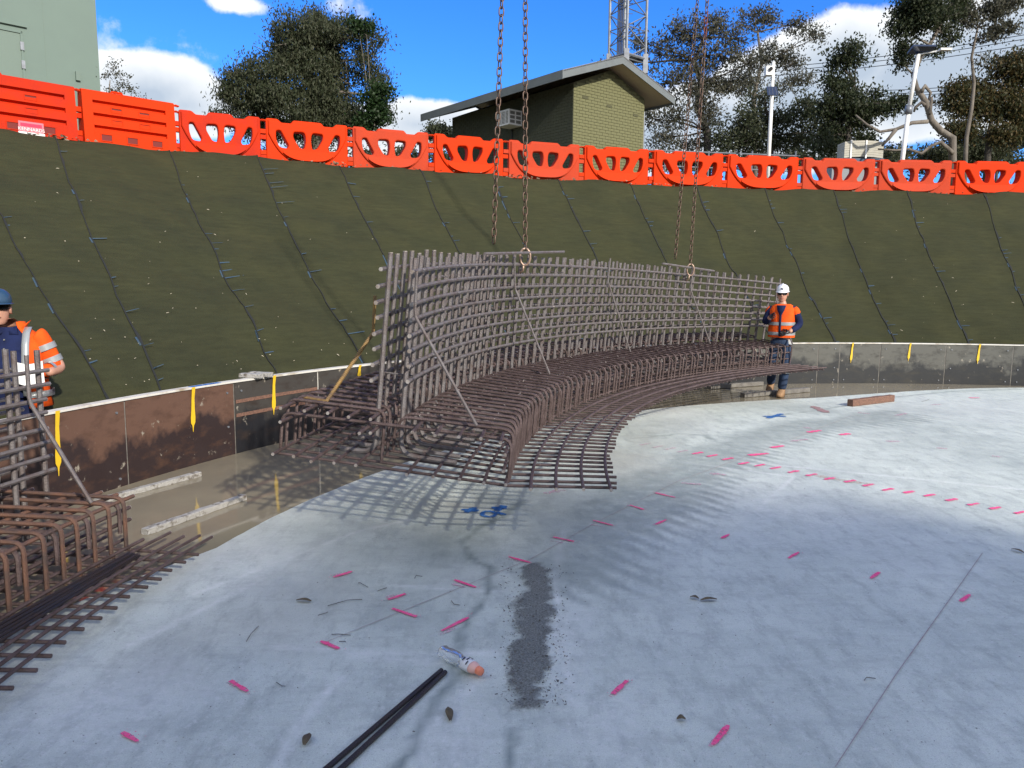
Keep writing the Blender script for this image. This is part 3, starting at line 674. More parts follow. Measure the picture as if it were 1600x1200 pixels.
for px, ln in ((88, .5), (300, .42), (428, .42), (561, .16), (1331, .37), (1422, .33), (1530, .36), (0, .4)):
    th = th_at_px(px, RT, .6) if px else jt[0] + 8; mbx = MB(); Rr = RT - .016; w = .42 * (1 if px < 600 else 1.0); zt = HB + .001
    pr = [(0, .021), (.25, .018), (.5, .021), (.68, .028), (.8, .026), (.86, .01), (.93, .005), (1, .003)]
    V = []
    for t, hw in pr:
        for s_ in (-1, 1): V.append(onT(th + s_ * math.degrees(hw * (1 if px < 600 else .75) / RT) + .1 * t, Rr + (.01 if t > 0 else 0), zt - .0 - ln * t))
    n_ = len(V); V2 = [v + (C - v).normalized() * .0 + Vector((0, 0, 0)) for v in V]
    for v in V2: d = Vector((C.x - v.x, C.y - v.y, 0)).normalized(); v += d * .003
    mbx.add(V2 + V, [(2 * i, 2 * i + 1, 2 * i + 3, 2 * i + 2) for i in range(len(pr) - 1)] + [(2 * i, 2 * i + 2, n_ + 2 * i + 2, n_ + 2 * i) for i in range(len(pr) - 1)])
    mbx.build('paint_drip', M['yellow'], fw_)
for pxa, pxb, m_ in ((300, 345, 'blue_paint'), (1000, 1001, 'blue_paint')):
    a, b = th_at_px(pxa), th_at_px(pxb); mbx = MB(); arc_box(a, b, RT - .01, RT + .05, HB, HB + .003, mbx); mbx.build('paint_patch', M[m_], fw_)
# offcuts
def plank(a, b, w, h, m_, name, label, cat='timber', z=0.0, group=None, end=None):
    a = Vector(a); b = Vector(b); d = (b - a); l = d.length; X = d.normalized(); Yv = Vector((-X.y, X.x, 0)).normalized(); Zv = X.cross(Yv)
    mid = (a + b) / 2; mid.z += h / 2; mbx = MB(); n_ = max(2, int(l / .08)); rg = []
    for k in range(n_ + 1):
        c = a + d * (k / n_) + Vector((0, 0, h / 2)); e = random.uniform(-.0025, .0025)
        rg.append([c + Yv * (w / 2 + e) * s1 * (.93 if abs(s2) > .9 and False else 1) + Zv * (h / 2 + e) * s2 for s1, s2 in ((-1, -.8), (-.85, -1), (.85, -1), (1, -.8), (1, .8), (.85, 1), (-.85, 1), (-1, .8))])
    mbx.loft(rg); 
    o = mbx.build(name, m_, origin=(a.x, a.y, a.z)); tag(o, label, cat, group); return o
plank(at(150, 788, -.01), at(311, 744, -.01), .06, .042, M['timber_white'], 'timber_block', 'concrete-splashed timber in the puddle nearer the form boards', group='splashed timbers in the puddle')
plank(at(226, 836, -.01), at(381, 781, -.01), .06, .045, M['timber_white'], 'timber_block', 'concrete-splashed timber in the puddle nearer the slab edge', group='splashed timbers in the puddle')
plank(at(1160, 621, -.005), at(1262, 612, -.005), .09, .07, M['timber_grey'], 'timber_block', 'wet grey timber lying under the boots of the worker in the white helmet')
plank(at(1108, 608, -.005), at(1190, 602, -.005), .09, .07, M['timber_grey'], 'timber_block', 'wet grey timber in the water left of the white-helmeted worker')
plank(at(1328, 635, 0), at(1393, 627, 0), .09, .10, M['timber_red'], 'timber_block', 'short reddish brown timber on the slab right of the worker')
thp = th_at_px(408)
for k, (dth, lab) in enumerate(((.35, 'left pale grey offcut resting on the form board rail'), (-.35, 'right pale grey offcut resting on the form board rail'))):
    p = onT(thp + dth, RT - .07, HB); q = onT(thp + dth + .25, RT + .16, HB); plank(p, q, .10, .045, M['timber_white'], 'timber_offcut', lab, group='pair of offcuts on the rail')

# ------------------------------------------------------------------ rebar cages
CC = Vector((9.16, 4.14, 0))
def cageP(th, R, z, cc=CC, z0=.5, shear=.085, rise=.065, foot=9.19):
    bow = (.14 * (1 - ((th - 149) / 27.0) ** 2) - .05) * max(0, min(1, (z - .3) / .9))
    a = math.radians(th - max(0, R - foot) * 1.1)
    return Vector((cc.x + R * math.cos(a) + shear * z, cc.y + R * math.sin(a), z0 + z + bow + max(0, R - foot) * rise))
cage = thing('rebar_cage', cageP(150, 9.6, -.5), 'large curved rebar cage hanging from four chains above the slab', 'rebar cage')
def jitter(p, s=.003): return p + Vector((random.gauss(0, s), random.gauss(0, s), random.gauss(0, s)))
def bar(pts, r, name, m_, parent, n=6):
    return MB().tube(pts, r, n).build(name, m_, parent, smooth=False)
def corner(prof, rad, k=4):
    """round the inner corners of a 2D profile [(R,z)...]"""
    out = [prof[0]]
    for i in range(1, len(prof) - 1):
        p0, p1, p2 = Vector(prof[i - 1]), Vector(prof[i]), Vector(prof[i + 1])
        a = p1 + (p0 - p1).normalized() * rad; b = p1 + (p2 - p1).normalized() * rad
        for j in range(k + 1):
            t = j / k; out.append(tuple((a * (1 - t) ** 2 + p1 * 2 * t * (1 - t) + b * t * t)))
    out.append(prof[-1]); return out
RF, RR, RH, RFT, RTOE = 9.94, 10.10, 10.72, 9.19, 8.53
HBX = .315
rb, rg_ = .0108, .0165
# bottom radial bars (heel to toe tips)
NR = 65
for k in range(NR):
    th = 177.5 - k * (177.5 - 122.0) / (NR - 1) + random.gauss(0, .06)
    bar([cageP(th, RH, 0), cageP(th, RFT, -.004), cageP(th, RTOE + random.gauss(0, .008), -.004)], rb * .9, 'radial_bar', M['rebar_brown'], cage)
# stirrups
NS = 58
for k in range(NS):
    th = 177.3 - k * (177.3 - 122.1) / (NS - 1)
    j = random.gauss(0, .05)
    if k % 2 == 0:
        pr = corner([(RH, .0), (RH, HBX - .055), (RFT, HBX - .045), (RFT, .0)], .07)
        bar([cageP(th + j, R_, z) for R_, z in pr], rb, 'stirrup', M['rebar_brown'], cage)
    pr = corner([(RH - .02, .02), (RH - .02, HBX + .035), (10.02, HBX + .035), (10.02, .02)], .07)
    bar([cageP(th - .25 + j, R_, z) for R_, z in pr], rb, 'stirrup', M['rebar_brown'], cage)
    pr = corner([(9.93, .26), (9.93, HBX), (RFT - .005, HBX), (RFT - .005, .01)], .075)
    bar([cageP(th - .45 + j, R_, z) for R_, z in pr], rb, 'stirrup', M['rebar_brown'], cage)
# ring bars
def ringbar(R_, z, r, m_, t0=178.0, t1=121.6, name='ring_bar', parent=None, ends=True, P=cageP, seg=34):
    pts = [P(t0 + (t1 - t0) * k / seg, R_, z) for k in range(seg + 1)]
    o = bar(pts, r, name, m_, parent or cage)
    if ends:
        d = (pts[0] - pts[1]).normalized(); MB().tube([pts[0], pts[0] + d * .004], r * 1.02, 6).build('bar_end', M['steel_end'], o)
    return o
for R_ in (10.70, 10.56, 10.42, 10.28, 10.14, 9.80, 9.64, 9.48, 9.33, 9.20): ringbar(R_, .022, rb, M['rebar_brown'], 178.0 + random.uniform(0, .5))
for R_ in (9.05, 8.90, 8.74, 8.58): ringbar(R_, .02, rb, M['rebar_brown'], 178.5 + random.uniform(-.1, .2), 121.2)
for R_ in (10.66, 10.50, 10.35, 10.20, 10.06): ringbar(R_, HBX + .012, rb, M['rebar_brown'], 178.0 + random.uniform(0, .5))
for R_ in (10.66, 10.06, 10.12): ringbar(R_, HBX - .08, rb, M['rebar_brown'], 178.0 + random.uniform(0, .4))
for R_ in (9.78, 9.64, 9.50, 9.37, 9.25): ringbar(R_, HBX - .024, rb, M['rebar_brown'], 178.2 + random.uniform(0, .5))
for z in (.10, .2): ringbar(9.22, z, rb, M['rebar_brown'])
# wall: two faces of verticals and eight horizontals each
NV = 52; TOP = 1.375
for k in range(NV):
    th = 176.2 - k * (176.2 - 120.4) / (NV - 1) + random.gauss(0, .05); tj = random.gauss(0, .008)
    pr = corner([(9.55, .03), (RF, .03), (RF, TOP + tj)], .11)
    bar([cageP(th - .25, R_, z) for R_, z in pr], rg_, 'vertical_bar', M['rebar_grey'], cage)
    pr = corner([(10.35, .03), (RR, .03), (RR, TOP + .01 - tj)], .11)
    o = bar([cageP(th, R_, z) for R_, z in pr], rg_, 'vertical_bar', M['rebar_grey'], cage)
    if k < 9:
        e = cageP(th, RR, TOP + .01 - tj); MB().tube([e, e + Vector((0, 0, .004))], rg_ * 1.02, 6).build('bar_end', M['steel_end'], o)
for q in range(8):
    z = .545 + q * .1065
    ringbar(RF - .03, z, rg_ * .85, M['rebar_grey'], 177.0 - .1 * (7 - q) + random.uniform(-.1, .1), 120.0, 'horizontal_bar', seg=44)
    ringbar(RR + .03, z, rg_ * .85, M['rebar_grey'], 176.9 + random.uniform(-.3, .3), 120.0, 'horizontal_bar', seg=44)
# short ties across the wall, bright tie wire twists
for k in range(24):
    th = 175.6 - k * 2.35; z = .55 + .1075 * ((k * 3) % 8)
    bar([cageP(th, RF - .04, z + .02), cageP(th, RR + .04, z + .02)], .006, 'spacer_bar', M['rebar_grey'], cage)
tw = MB()
for k in range(330):
    th = random.uniform(121, 176.5); q = random.randrange(8)
    if random.random() < .35: R_ = random.choice((9.8, 9.64, 9.48, 9.33)); p = cageP(th, R_, HBX + .02)
    else: p = cageP(th, RF - .046, .55 + q * .1075)
    a = p; s_ = random.uniform(.008, .02)
    tw.tube([a, a + Vector((random.uniform(-1, 1), random.uniform(-1, 1), random.uniform(-1, .6))) * s_], .0022, 4)
tag(tw.build('tie_wires', M['steel_end'], cage), kind='stuff')
# inclined brace bars
for (a, b, c, rr) in (((651, 418), (648, 492), (745, 665), .0105), ((804, 420), (804, 466), (859, 585), .0105), ((953, 420), (949, 455), (985, 550), .0105), ((1083, 427), (1079, 461), (1110, 538), .0105), ((1214, 441), (1213, 468), (1238, 537), .0105)):
    def onwall(p, R_=RF - .06):
        d = ray(*p); best = None
        for k in range(1150, 1800):
            th = k / 10
            zt = 1.2
            for z in (None,):
                x0 = cageP(th, R_, 1.2); t = x0.y / d.y; zz = EYE + d.z * t - .5; x0 = cageP(th, R_, zz); e = abs(x0.x - d.x * x0.y / d.y)
                if best is None or e < best[0]: best = (e, x0)
        return best[1]
    A = onwall(a); B = onwall(b); zf = .5 + HBX + .03; D_ = at(c[0], c[1], zf)
    m1 = B.lerp(D_, .06); m0 = A.lerp(B, .85)
    bar([A, m0, B.lerp(m1, .3), m1, D_], rr, 'brace_bar', M['rebar_grey'], cage)
# threaded yellow brace at the heel
A = pt(586, 462, cageP(175, 10.12, 1.2).y); B = pt(583, 520, A.y); D_ = at(510, 627, .5 + HBX + .15)
D_ = at(510, 627, .93)
mbx = MB().tube([A, B, B.lerp(D_, .05), D_], .0115, 6)
for k in range(46): t = k / 46; p = B.lerp(D_, t); q = B.lerp(D_, t + .008); mbx.tube([p, q], .0145, 6)
mbx.build('threaded_brace', M['rebar_yellow'], cage)
E_ = at(475, 621, .93); MB().tube([D_, E_], .012, 6).build('threaded_brace', M['rebar_yellow'], cage)
# lifting bars across the wall heads
lift = {}
for (p0, p1, key) in (((757, 412), (881, 412), 'a'), ((1035, 424), (1115, 430), 'b')):
    A = onwall(p0, RF - .05); B = onwall(p1, RF - .05); bar([A, (A + B) / 2, B], .015, 'lifting_bar', M['rebar_grey'], cage)

# --- cage standing on the left
CL = C; Z0L = .075
def leftP(th, R_, z): a = math.radians(th); return Vector((CL.x + R_ * math.cos(a), CL.y + R_ * math.sin(a), Z0L + z))
lc = thing('rebar_cage', leftP(178, 9.6, -.07), 'rusty rebar cage standing in the puddle at the left edge of the photo', 'rebar cage')
LF, LT, LH = 9.55, 9.10, 10.7
T0, T1 = 171.0, 187.5
k = 0; th = T0
while th < T1:
    bar([leftP(th, LH, 0), leftP(th, LT + random.gauss(0, .01), 0)], .0098, 'radial_bar', M['rebar_brown'], lc)
    pr = corner([(LH - .05, .0), (LH - .05, .33), (LF, .33), (LF, .0)], .06)
    bar([leftP(th + .1, R_, z) for R_, z in pr], .0125, 'stirrup', M['rebar_rust'], lc)
    if k % 2 == 0:
        pr = corner([(9.95, .2), (9.95, .30), (LF + .01, .30), (LF + .01, .12)], .05)
        bar([leftP(th + .3, R_, z) for R_, z in pr], .0125, 'stirrup', M['rebar_brown'], lc)
    th += .82 + random.gauss(0, .04); k += 1
for R_ in (10.6, 10.4, 9.95, 9.8, 9.66, 9.54): ringbar(R_, .022, .0105, M['rebar_brown'], T0 - .8, T1, parent=lc, P=leftP, seg=12, ends=False)
for R_ in (9.46, 9.33, 9.24, 9.15): ringbar(R_, .022, .0092, M['rebar_brown'], T0 - 1.6 + random.uniform(-.2, .2), T1, parent=lc, P=leftP, seg=12)
for R_ in (10.5, 10.3, 9.96, 9.83, 9.70, 9.58): ringbar(R_, .305, .012, M['rebar_rust'], T0 - .7 + random.uniform(-.3, .3), T1, parent=lc, P=leftP, seg=12)
for R_, z in ((9.60, .235), (9.60, .16)): ringbar(R_, z, .012, M['rebar_brown'], T0 - .6, T1, parent=lc, P=leftP, seg=12)
th = 170.9; k = 0
while th < 184:
    for R_, dz in ((10.10, 0), (10.26, -.01)):
        bar([leftP(th + (0 if R_ > 10.05 else .5), R_, 0), leftP(th + (0 if R_ > 10.05 else .5), R_, 1.22 + dz + random.gauss(0, .01))], .0165, 'vertical_bar', M['rebar_grey'], lc)
    th += 1.35; k += 1
for q, z in enumerate((1.085, 1.0, .91, .83, .73, .645, .555, .465)):
    ringbar(10.072, z, .0135, M['rebar_grey'], T0 - .22 + random.uniform(-.15, .15), 184.5, 'horizontal_bar', parent=lc, P=leftP, seg=14)
    ringbar(10.29, z, .0135, M['rebar_grey'], T0 - .35 + random.uniform(-.2, .2), 184.5, 'horizontal_bar', parent=lc, P=leftP, seg=14)
A = pt(41, 555, 4.45); B = pt(46, 628, 4.42); D_ = at(143, 786, .41)
bar([A, A.lerp(B, .9), B.lerp(D_, .03), D_], .012, 'brace_bar', M['rebar_grey'], lc)
# loose straight rods lying along its toe
for q in range(5):
    a = at(202 + q * 4, 864 + q * 1, .11 + .012 * (q % 2)); b = at(-60 + q * 4, 1008 + q * 5, .11 + .01 * (q % 2))
    o = bar([a, b], .008, 'steel_rod', M['rebar_dark'], None, 8)
    tag(o, ['loose dark rod lying closest to the upright legs of the left cage', 'second loose dark rod from the legs of the left cage', 'middle loose dark rod of the bundle on the left cage', 'fourth loose dark rod of the bundle on the left cage', 'outermost loose dark rod of the bundle on the left cage'][q], 'steel rod', 'loose rods on the left cage')
# two rods in the foreground
for q, (a, b) in enumerate((((690, 1047), (505, 1205)), ((696, 1050), (528, 1205)))):
    A = at(*a, .011); B = at(*b, .011); B = A + (B - A) * 2.0
    o = bar([A, B], .0105, 'steel_rod', M['rebar_dark'], None, 10); tag(o, ['left one of the two dark steel rods lying in the foreground', 'right one of the two dark steel rods lying in the foreground'][q], 'steel rod', 'two rods on the slab')

# ------------------------------------------------------------------ chains
def torus_link(L_=.088, Wd=.046, r=.0066, n=10, m=6):
    mbx = MB(); pts = []
    st = (L_ - Wd) / 2
    for k in range(n // 2 + 1): a = PI * k / (n // 2); pts.append(Vector((Wd / 2 * math.cos(a), 0, st + Wd / 2 * math.sin(a))))
    for k in range(n // 2 + 1): a = PI + PI * k / (n // 2); pts.append(Vector((Wd / 2 * math.cos(a), 0, -st + Wd / 2 * math.sin(a))))
    N = len(pts); V = []; f = []
    for i, p in enumerate(pts):
        t = (pts[(i + 1) % N] - pts[(i - 1) % N]).normalized(); nx = Vector((0, 1, 0)); ny = t.cross(nx)
        V += [p + (nx * math.cos(2 * PI * k / m) + ny * math.sin(2 * PI * k / m)) * r for k in range(m)]
    for i in range(N):
        for k in range(m):
            a = i * m + k; b = i * m + (k + 1) % m; c = ((i + 1) % N) * m + (k + 1) % m; d = ((i + 1) % N) * m + k; f.append((a, b, c, d))
    me = bpy.data.meshes.new('chain_link'); me.from_pydata([tuple(v) for v in V], [], f); me.materials.append(M['chain']); me.polygons.foreach_set('use_smooth', [True] * len(f)); return me
link_me = torus_link(); link_red = link_me.copy(); link_red.materials[0] = M['chain_red']
def chain(bot, top, label, hook=False, red=None, pitch=.069):
    t = thing('lifting_chain', bot, label, 'chain', 'chains carrying the rebar cage')
    d = (top - bot); n_ = int(d.length / pitch); dirn = d.normalized(); q = dirn.to_track_quat('Z', 'Y')
    for k in range(n_):
        is_red = red and red[0] < (bot + dirn * k * pitch).z < red[1]
        o = bpy.data.objects.new('chain_link', link_red if is_red else link_me); COL.objects.link(o); o.parent = t; o.location = dirn * (pitch * (k + .5)); o.rotation_mode = 'QUATERNION'
        from mathutils import Quaternion
        o.rotation_quaternion = q @ Quaternion((0, 0, 1), PI / 2 * (k % 2) + .5 + random.uniform(-.12, .12))
    if hook:
        V = []
        mbx = MB(); pts = []
        for k in range(15):
            a = 2 * PI * k / 14; rr = .058 + .012 * math.cos(a); pts.append(bot + Vector((math.sin(a) * .052, -.03, -.075 - .085 * -math.cos(a) * 1.0)))
        mbx.tube(pts, .012, 8); mbx.build('shackle', M['shackle'], t, smooth=True)
        mbx = MB().tube([bot + Vector((-.015, -.03, -.16)), bot + Vector((-.02, -.02, -.21)), bot + Vector((-.045, 0, -.235)), bot + Vector((-.05, .03, -.2))], .011, 8); mbx.build('hook_tip', M['shackle'], t, smooth=True)
    return t
def wall_pt(px, py, R_, dy=0):
    p = onwall((px, py), R_); return p
b1 = wall_pt(771, 400, RR + .03); t1 = pt(786, -60, b1.y); t1 = b1 + (t1 - b1) * 1.6
b2 = wall_pt(820, 408, RF - .06); t2 = pt(821, -60, b2.y); t2 = b2 + (t2 - b2) * 1.6
b3 = wall_pt(1054, 415, RR + .03); t3 = pt(1095, -60, b3.y); t3 = b3 + (t3 - b3) * 1.6
b4 = wall_pt(1078, 423, RF - .06); t4 = pt(1109, -60, b4.y); t4 = b4 + (t4 - b4) * 1.6
chain(b1, t1, 'leftmost of the four rusty lifting chains, hooked behind the cage wall')
chain(b2, t2, 'rusty lifting chain with a shackle at the middle left of the cage', True)
chain(b3, t3, 'third lifting chain from the left, hooked behind the cage wall')
chain(b4, t4, 'rightmost lifting chain with a reddish painted stretch', True, red=(pt(1103, 62, b4.y).z, pt(1106, 26, b4.y).z))

# ------------------------------------------------------------------ barriers
def curve_mesh(splines, depth, bevel=.012):
    cu = bpy.data.curves.new('tmp', 'CURVE'); cu.dimensions = '2D'; cu.fill_mode = 'BOTH'; cu.extrude = depth / 2; cu.bevel_depth = bevel; cu.bevel_resolution = 1
    for pts in splines:
        sp = cu.splines.new('POLY'); sp.points.add(len(pts) - 1)
        for i, (x, z) in enumerate(pts): sp.points[i].co = (x, z, 0, 1)
        sp.use_cyclic_u = True
    o = bpy.data.objects.new('tmp', cu); COL.objects.link(o); dg = bpy.context.evaluated_depsgraph_get(); me = bpy.data.meshes.new_from_object(o.evaluated_get(dg))
    bpy.data.objects.remove(o); bpy.data.curves.remove(cu)
    me.transform(Matrix(((1, 0, 0, 0), (0, 0, -1, 0), (0, 1, 0, 0), (0, 0, 0, 1)))); return me
def rpoly(pts, r, k=4):
    out = []; n_ = len(pts)
    for i in range(n_):
        p0, p1, p2 = Vector(pts[i - 1]), Vector(pts[i]), Vector(pts[(i + 1) % n_])
        rr = min(r, (p0 - p1).length * .45, (p2 - p1).length * .45); a = p1 + (p0 - p1).normalized() * rr; b = p1 + (p2 - p1).normalized() * rr
        for j in range(k + 1): t = j / k; out.append(tuple(a * (1 - t) ** 2 + p1 * 2 * t * (1 - t) + b * t * t))
    return out
HBAR = .88
def barrier_meshes(w):
    h = HBAR; x = w / 2 - .10
    outl = rpoly([(-x, 0), (x, 0), (x, h), (x - .22, h), (x - .30, h - .07), (x - .52, h - .07), (x - .57, h), (-x + .57, h), (-x + .52, h - .07), (-x + .30, h - .07), (-x + .22, h), (-x, h)], .03, 3)
    W_ = 2 * x; fx = lambda f: -x + f * W_; fz = lambda f: h * (1 - f)
    holes = [rpoly([(fx(.095), fz(.24)), (fx(.17), fz(.22)), (fx(.275), fz(.60)), (fx(.25), fz(.70)), (fx(.13), fz(.68)), (fx(.09), fz(.45))], .11),
             rpoly([(fx(.31), fz(.24)), (fx(.47), fz(.22)), (fx(.49), fz(.45)), (fx(.46), fz(.69)), (fx(.38), fz(.66)), (fx(.30), fz(.40))], .10),
             rpoly([(fx(.54), fz(.22)), (fx(.70), fz(.24)), (fx(.70), fz(.40)), (fx(.62), fz(.66)), (fx(.54), fz(.69)), (fx(.52), fz(.45))], .10),
             rpoly([(fx(.84), fz(.22)), (fx(.915), fz(.24)), (fx(.92), fz(.45)), (fx(.88), fz(.68)), (fx(.76), fz(.70)), (fx(.735), fz(.60))], .11)]
    body = curve_mesh([outl] + holes, .11, .02)
    n_ = 24; arcp = [( (-1 + 2 * j / n_) * (x - .05), .03 + (h * .62) * abs(-1 + 2 * j / n_) ** 3.2) for j in range(n_ + 1)]
    top_ = [(x - .05, h - .05), (x - .25, h - .055), (x - .31, h - .10), (x - .51, h - .10), (x - .56, h - .04), (-x + .56, h - .04), (-x + .51, h - .10), (-x + .31, h - .10), (-x + .25, h - .055), (-x + .05, h - .05)]
    plate = curve_mesh([arcp + top_] + holes, .19, .025)
    ribs = MB(); ribs.v = [tuple(v.co) for v in plate.vertices]; ribs.f = [tuple(p.vertices) for p in plate.polygons]
    belly = MB()
    for s_ in (-1, 1):
        rg = []
        for j in range(n_ + 1):
            X_, Z_ = arcp[j]
            if Z_ > h * .27: continue
            rg.append([Vector((X_, s_ * .05, h * .30)), Vector((X_, s_ * .118, h * .30)), Vector((X_, s_ * (.118 + .10 * (h * .3 - Z_) / (h * .3)), Z_ + .01)), Vector((X_, s_ * .05, Z_ + .01))])
        belly.loft(rg)
    return body, ribs, belly
def barrier_solid(w):
    h = HBAR + .12; prof = []
    # ribbed cross-section (y, z) front side, mirrored behind
    pr = [(.20, 0), (.19, .26), (.11, .27), (.11, .32), (.185, .345), (.17, .49), (.09, .50), (.09, .55), (.165, .575), (.15, .73), (.07, .74), (.07, .79), (.14, .815), (.13, h - .03), (.09, h)]
    ring = [(y, z) for y, z in pr] + [(-y, z) for y, z in reversed(pr)]
    x = w / 2 - .09; mid = [[Vector((X_, -y, z)) for y, z in ring] for X_ in (-x + .17, x - .17)]
    mbx = MB(); mbx.loft(mid)
    flat = [(.20, 0), (.13, h - .03), (.09, h), (-.09, h), (-.13, h - .03), (-.20, 0)]
    for s_ in (-1, 1): mbx.loft([[Vector((s_ * a, -y * 1.02, z)) for y, z in flat] for a in (x - .18, x)])
    return mbx, h, x
bx = [(-62, 121), (125, 275), (279, 410), (414, 545), (549, 671), (675, 786), (791, 905), (909, 1012), (1017, 1128), (1132, 1245), (1249, 1364), (1368, 1483), (1487, 1602)]
def bline(px):
    best = None
    for k in range(0, 1490):
        u = k / 100; p = lip_pt(u); outv = Vector((p.x - C.x, p.y - C.y - 4, 0)).normalized(); q = p + outv * .38; q.z = ZL + .02
        d = abs(proj(q)[0] - px)
        if best is None or d < best[0]: best = (d, q)
    return best[1]
blabels = ['solid ribbed orange barrier with a pink sign at the far left', 'bright orange solid ribbed barrier second from the left', 'orange barrier with cut-outs right beside the solid ones', 'orange barrier with cut-outs in front of the bushy tree', 'faded orange barrier left of the shed with its loose top handle', 'bright orange barrier below the left end of the shed roof', 'faded orange barrier directly behind the left pair of chains', 'orange barrier in front of the olive brick gable',
           'orange barrier behind the right pair of chains', 'orange barrier in front of the white camera mast', 'faded orange barrier below the beige strapped stack', 'faded orange barrier in front of the solar light pole', 'orange barrier with cut-outs at the right edge of the photo']
cache = {}
for i, (a, b) in enumerate(bx):
    A = bline(a); B = bline(b) if b < 1601 else bline(1600); w = (B - A).length
    if i == 0: A = B + (bline(10) - B).normalized() * 2.2; w = 2.2
    mid = (A + B) / 2; ang = math.atan2(B.y - A.y, B.x - A.x)
    m_ = M['barrier'] if i in (1, 3, 5, 7, 9) else (M['barrier_red'] if i in (0, 2) else (M['barrier_faded'] if i in (4, 6, 10, 11) else M['barrier']))
    t = thing('road_barrier', mid, blabels[i], 'barrier', 'orange water-filled barriers along the bank'); t.rotation_euler = (0, 0, ang)
    def loc(mbx, name, mt, par=None, smooth=False):
        me = bpy.data.meshes.new(name); me.from_pydata([tuple(v) for v in mbx.v], [], mbx.f); me.materials.append(mt)
        if smooth: me.polygons.foreach_set('use_smooth', [True] * len(mbx.f))
        o = bpy.data.objects.new(name, me); COL.objects.link(o); o.parent = par or t; return o
    ww = max(1.35, w + .10)
    if i < 2:
        body, h, x = barrier_solid(ww); loc(body, 'body', m_)
        for rz, zz in enumerate((.07, .40, .63)):
            for fx in ((-.55, .0, .55) if rz == 0 else (-.3, .3)):
                if rz == 0: pass
                yy = .195 - zz * .075
                pk = MB(); cx = fx * x; 
                # pocket: frame lips around a panel, the hollow's shade painted dark red
                hw, hh = .09, .055 if rz == 0 else .035
                for sx_, sz_, wx, wz in ((0, hh + .008, 2 * hw + .03, .014), (0, -hh - .008, 2 * hw + .03, .014), (hw + .008, 0, .014, 2 * hh), (-hw - .008, 0, .014, 2 * hh)):
                    pk.box((cx + sx_, -yy - .004, zz + hh + sz_), (wx, .03, wz))
                loc(pk, 'pocket_rim', m_)
                pk = MB(); pk.box((cx, -yy - .001, zz + hh), (2 * hw, .014, 2 * hh)); loc(pk, 'pocket', mat('pocket_shade', (.16, .012, .008), .7) if 'pocket_shade' not in bpy.data.materials else bpy.data.materials['pocket_shade'])
        pk = MB(); pk.tube([(-.3, 0, h), (-.28, 0, h + .04), (-.1, 0, h + .04), (-.08, 0, h)], .02, 6); loc(pk, 'fill_cap', m_)
    else:
        key = round(ww, 2)
        if key not in cache: cache[key] = barrier_meshes(ww)
        body, ribs, belly = cache[key]; bm_ = body.copy(); bm_.materials.clear(); bm_.materials.append(m_)
        o = bpy.data.objects.new('body', bm_); COL.objects.link(o); o.parent = t
        loc(ribs, 'face_panel', m_); loc(belly, 'foot', m_)
        x = ww / 2 - .10; h = HBAR
    # connecting lugs and loop handles at both ends
    for s_, zs in ((-1, (.18, .62)), (1, (.08, .50))):
        for z in zs:
            lg = MB(); lg.box((s_ * (x + .07), 0, z), (.16, .11, .09)); loc(lg, 'lug', m_)
    for s_ in (-1, 1):
        hd = MB(); zt = h - .02
        hd.tube([(s_ * (x - .02), -.05, zt - .03), (s_ * (x + .06), -.05, zt), (s_ * (x + .13), -.03, zt - .01), (s_ * (x + .13), .03, zt - .01), (s_ * (x + .06), .05, zt), (s_ * (x - .02), .05, zt - .03)], .014, 6); loc(hd, 'loop_handle', m_)
    if i == 0:
        # sign board low on the front with a dark red band over white lettering
        sg = MB(); yy = .20; sg.box((.28, -yy - .022, .13), (.40, .012, .19)); loc(sg, 'sign', M['pink_sign'])
        sg = MB(); sg.box((.28, -yy - .03, .165), (.34, .006, .055)); loc(sg, 'sign_band', M['red_print'])
        fc = bpy.data.curves.new('sign_text', 'FONT'); fc.body = 'KENNARDS'; fc.size = .082; fc.align_x = 'CENTER'; fc.extrude = .002
        fo = bpy.data.objects.new('tmp', fc); COL.objects.link(fo); me = bpy.data.meshes.new_from_object(fo.evaluated_get(bpy.context.evaluated_depsgraph_get())); bpy.data.objects.remove(fo)
        me.materials.clear(); me.materials.append(M['white']); me.transform(Matrix.Translation((.28, -yy - .034, .062)) @ Matrix.Rotation(PI / 2, 4, 'X')); o = bpy.data.objects.new('sign_text', me); COL.objects.link(o); o.parent = t
        sg = MB(); sg.box((.28, -yy - .032, .02), (.42, .008, .04)); loc(sg, 'sign_foot', M['white'])

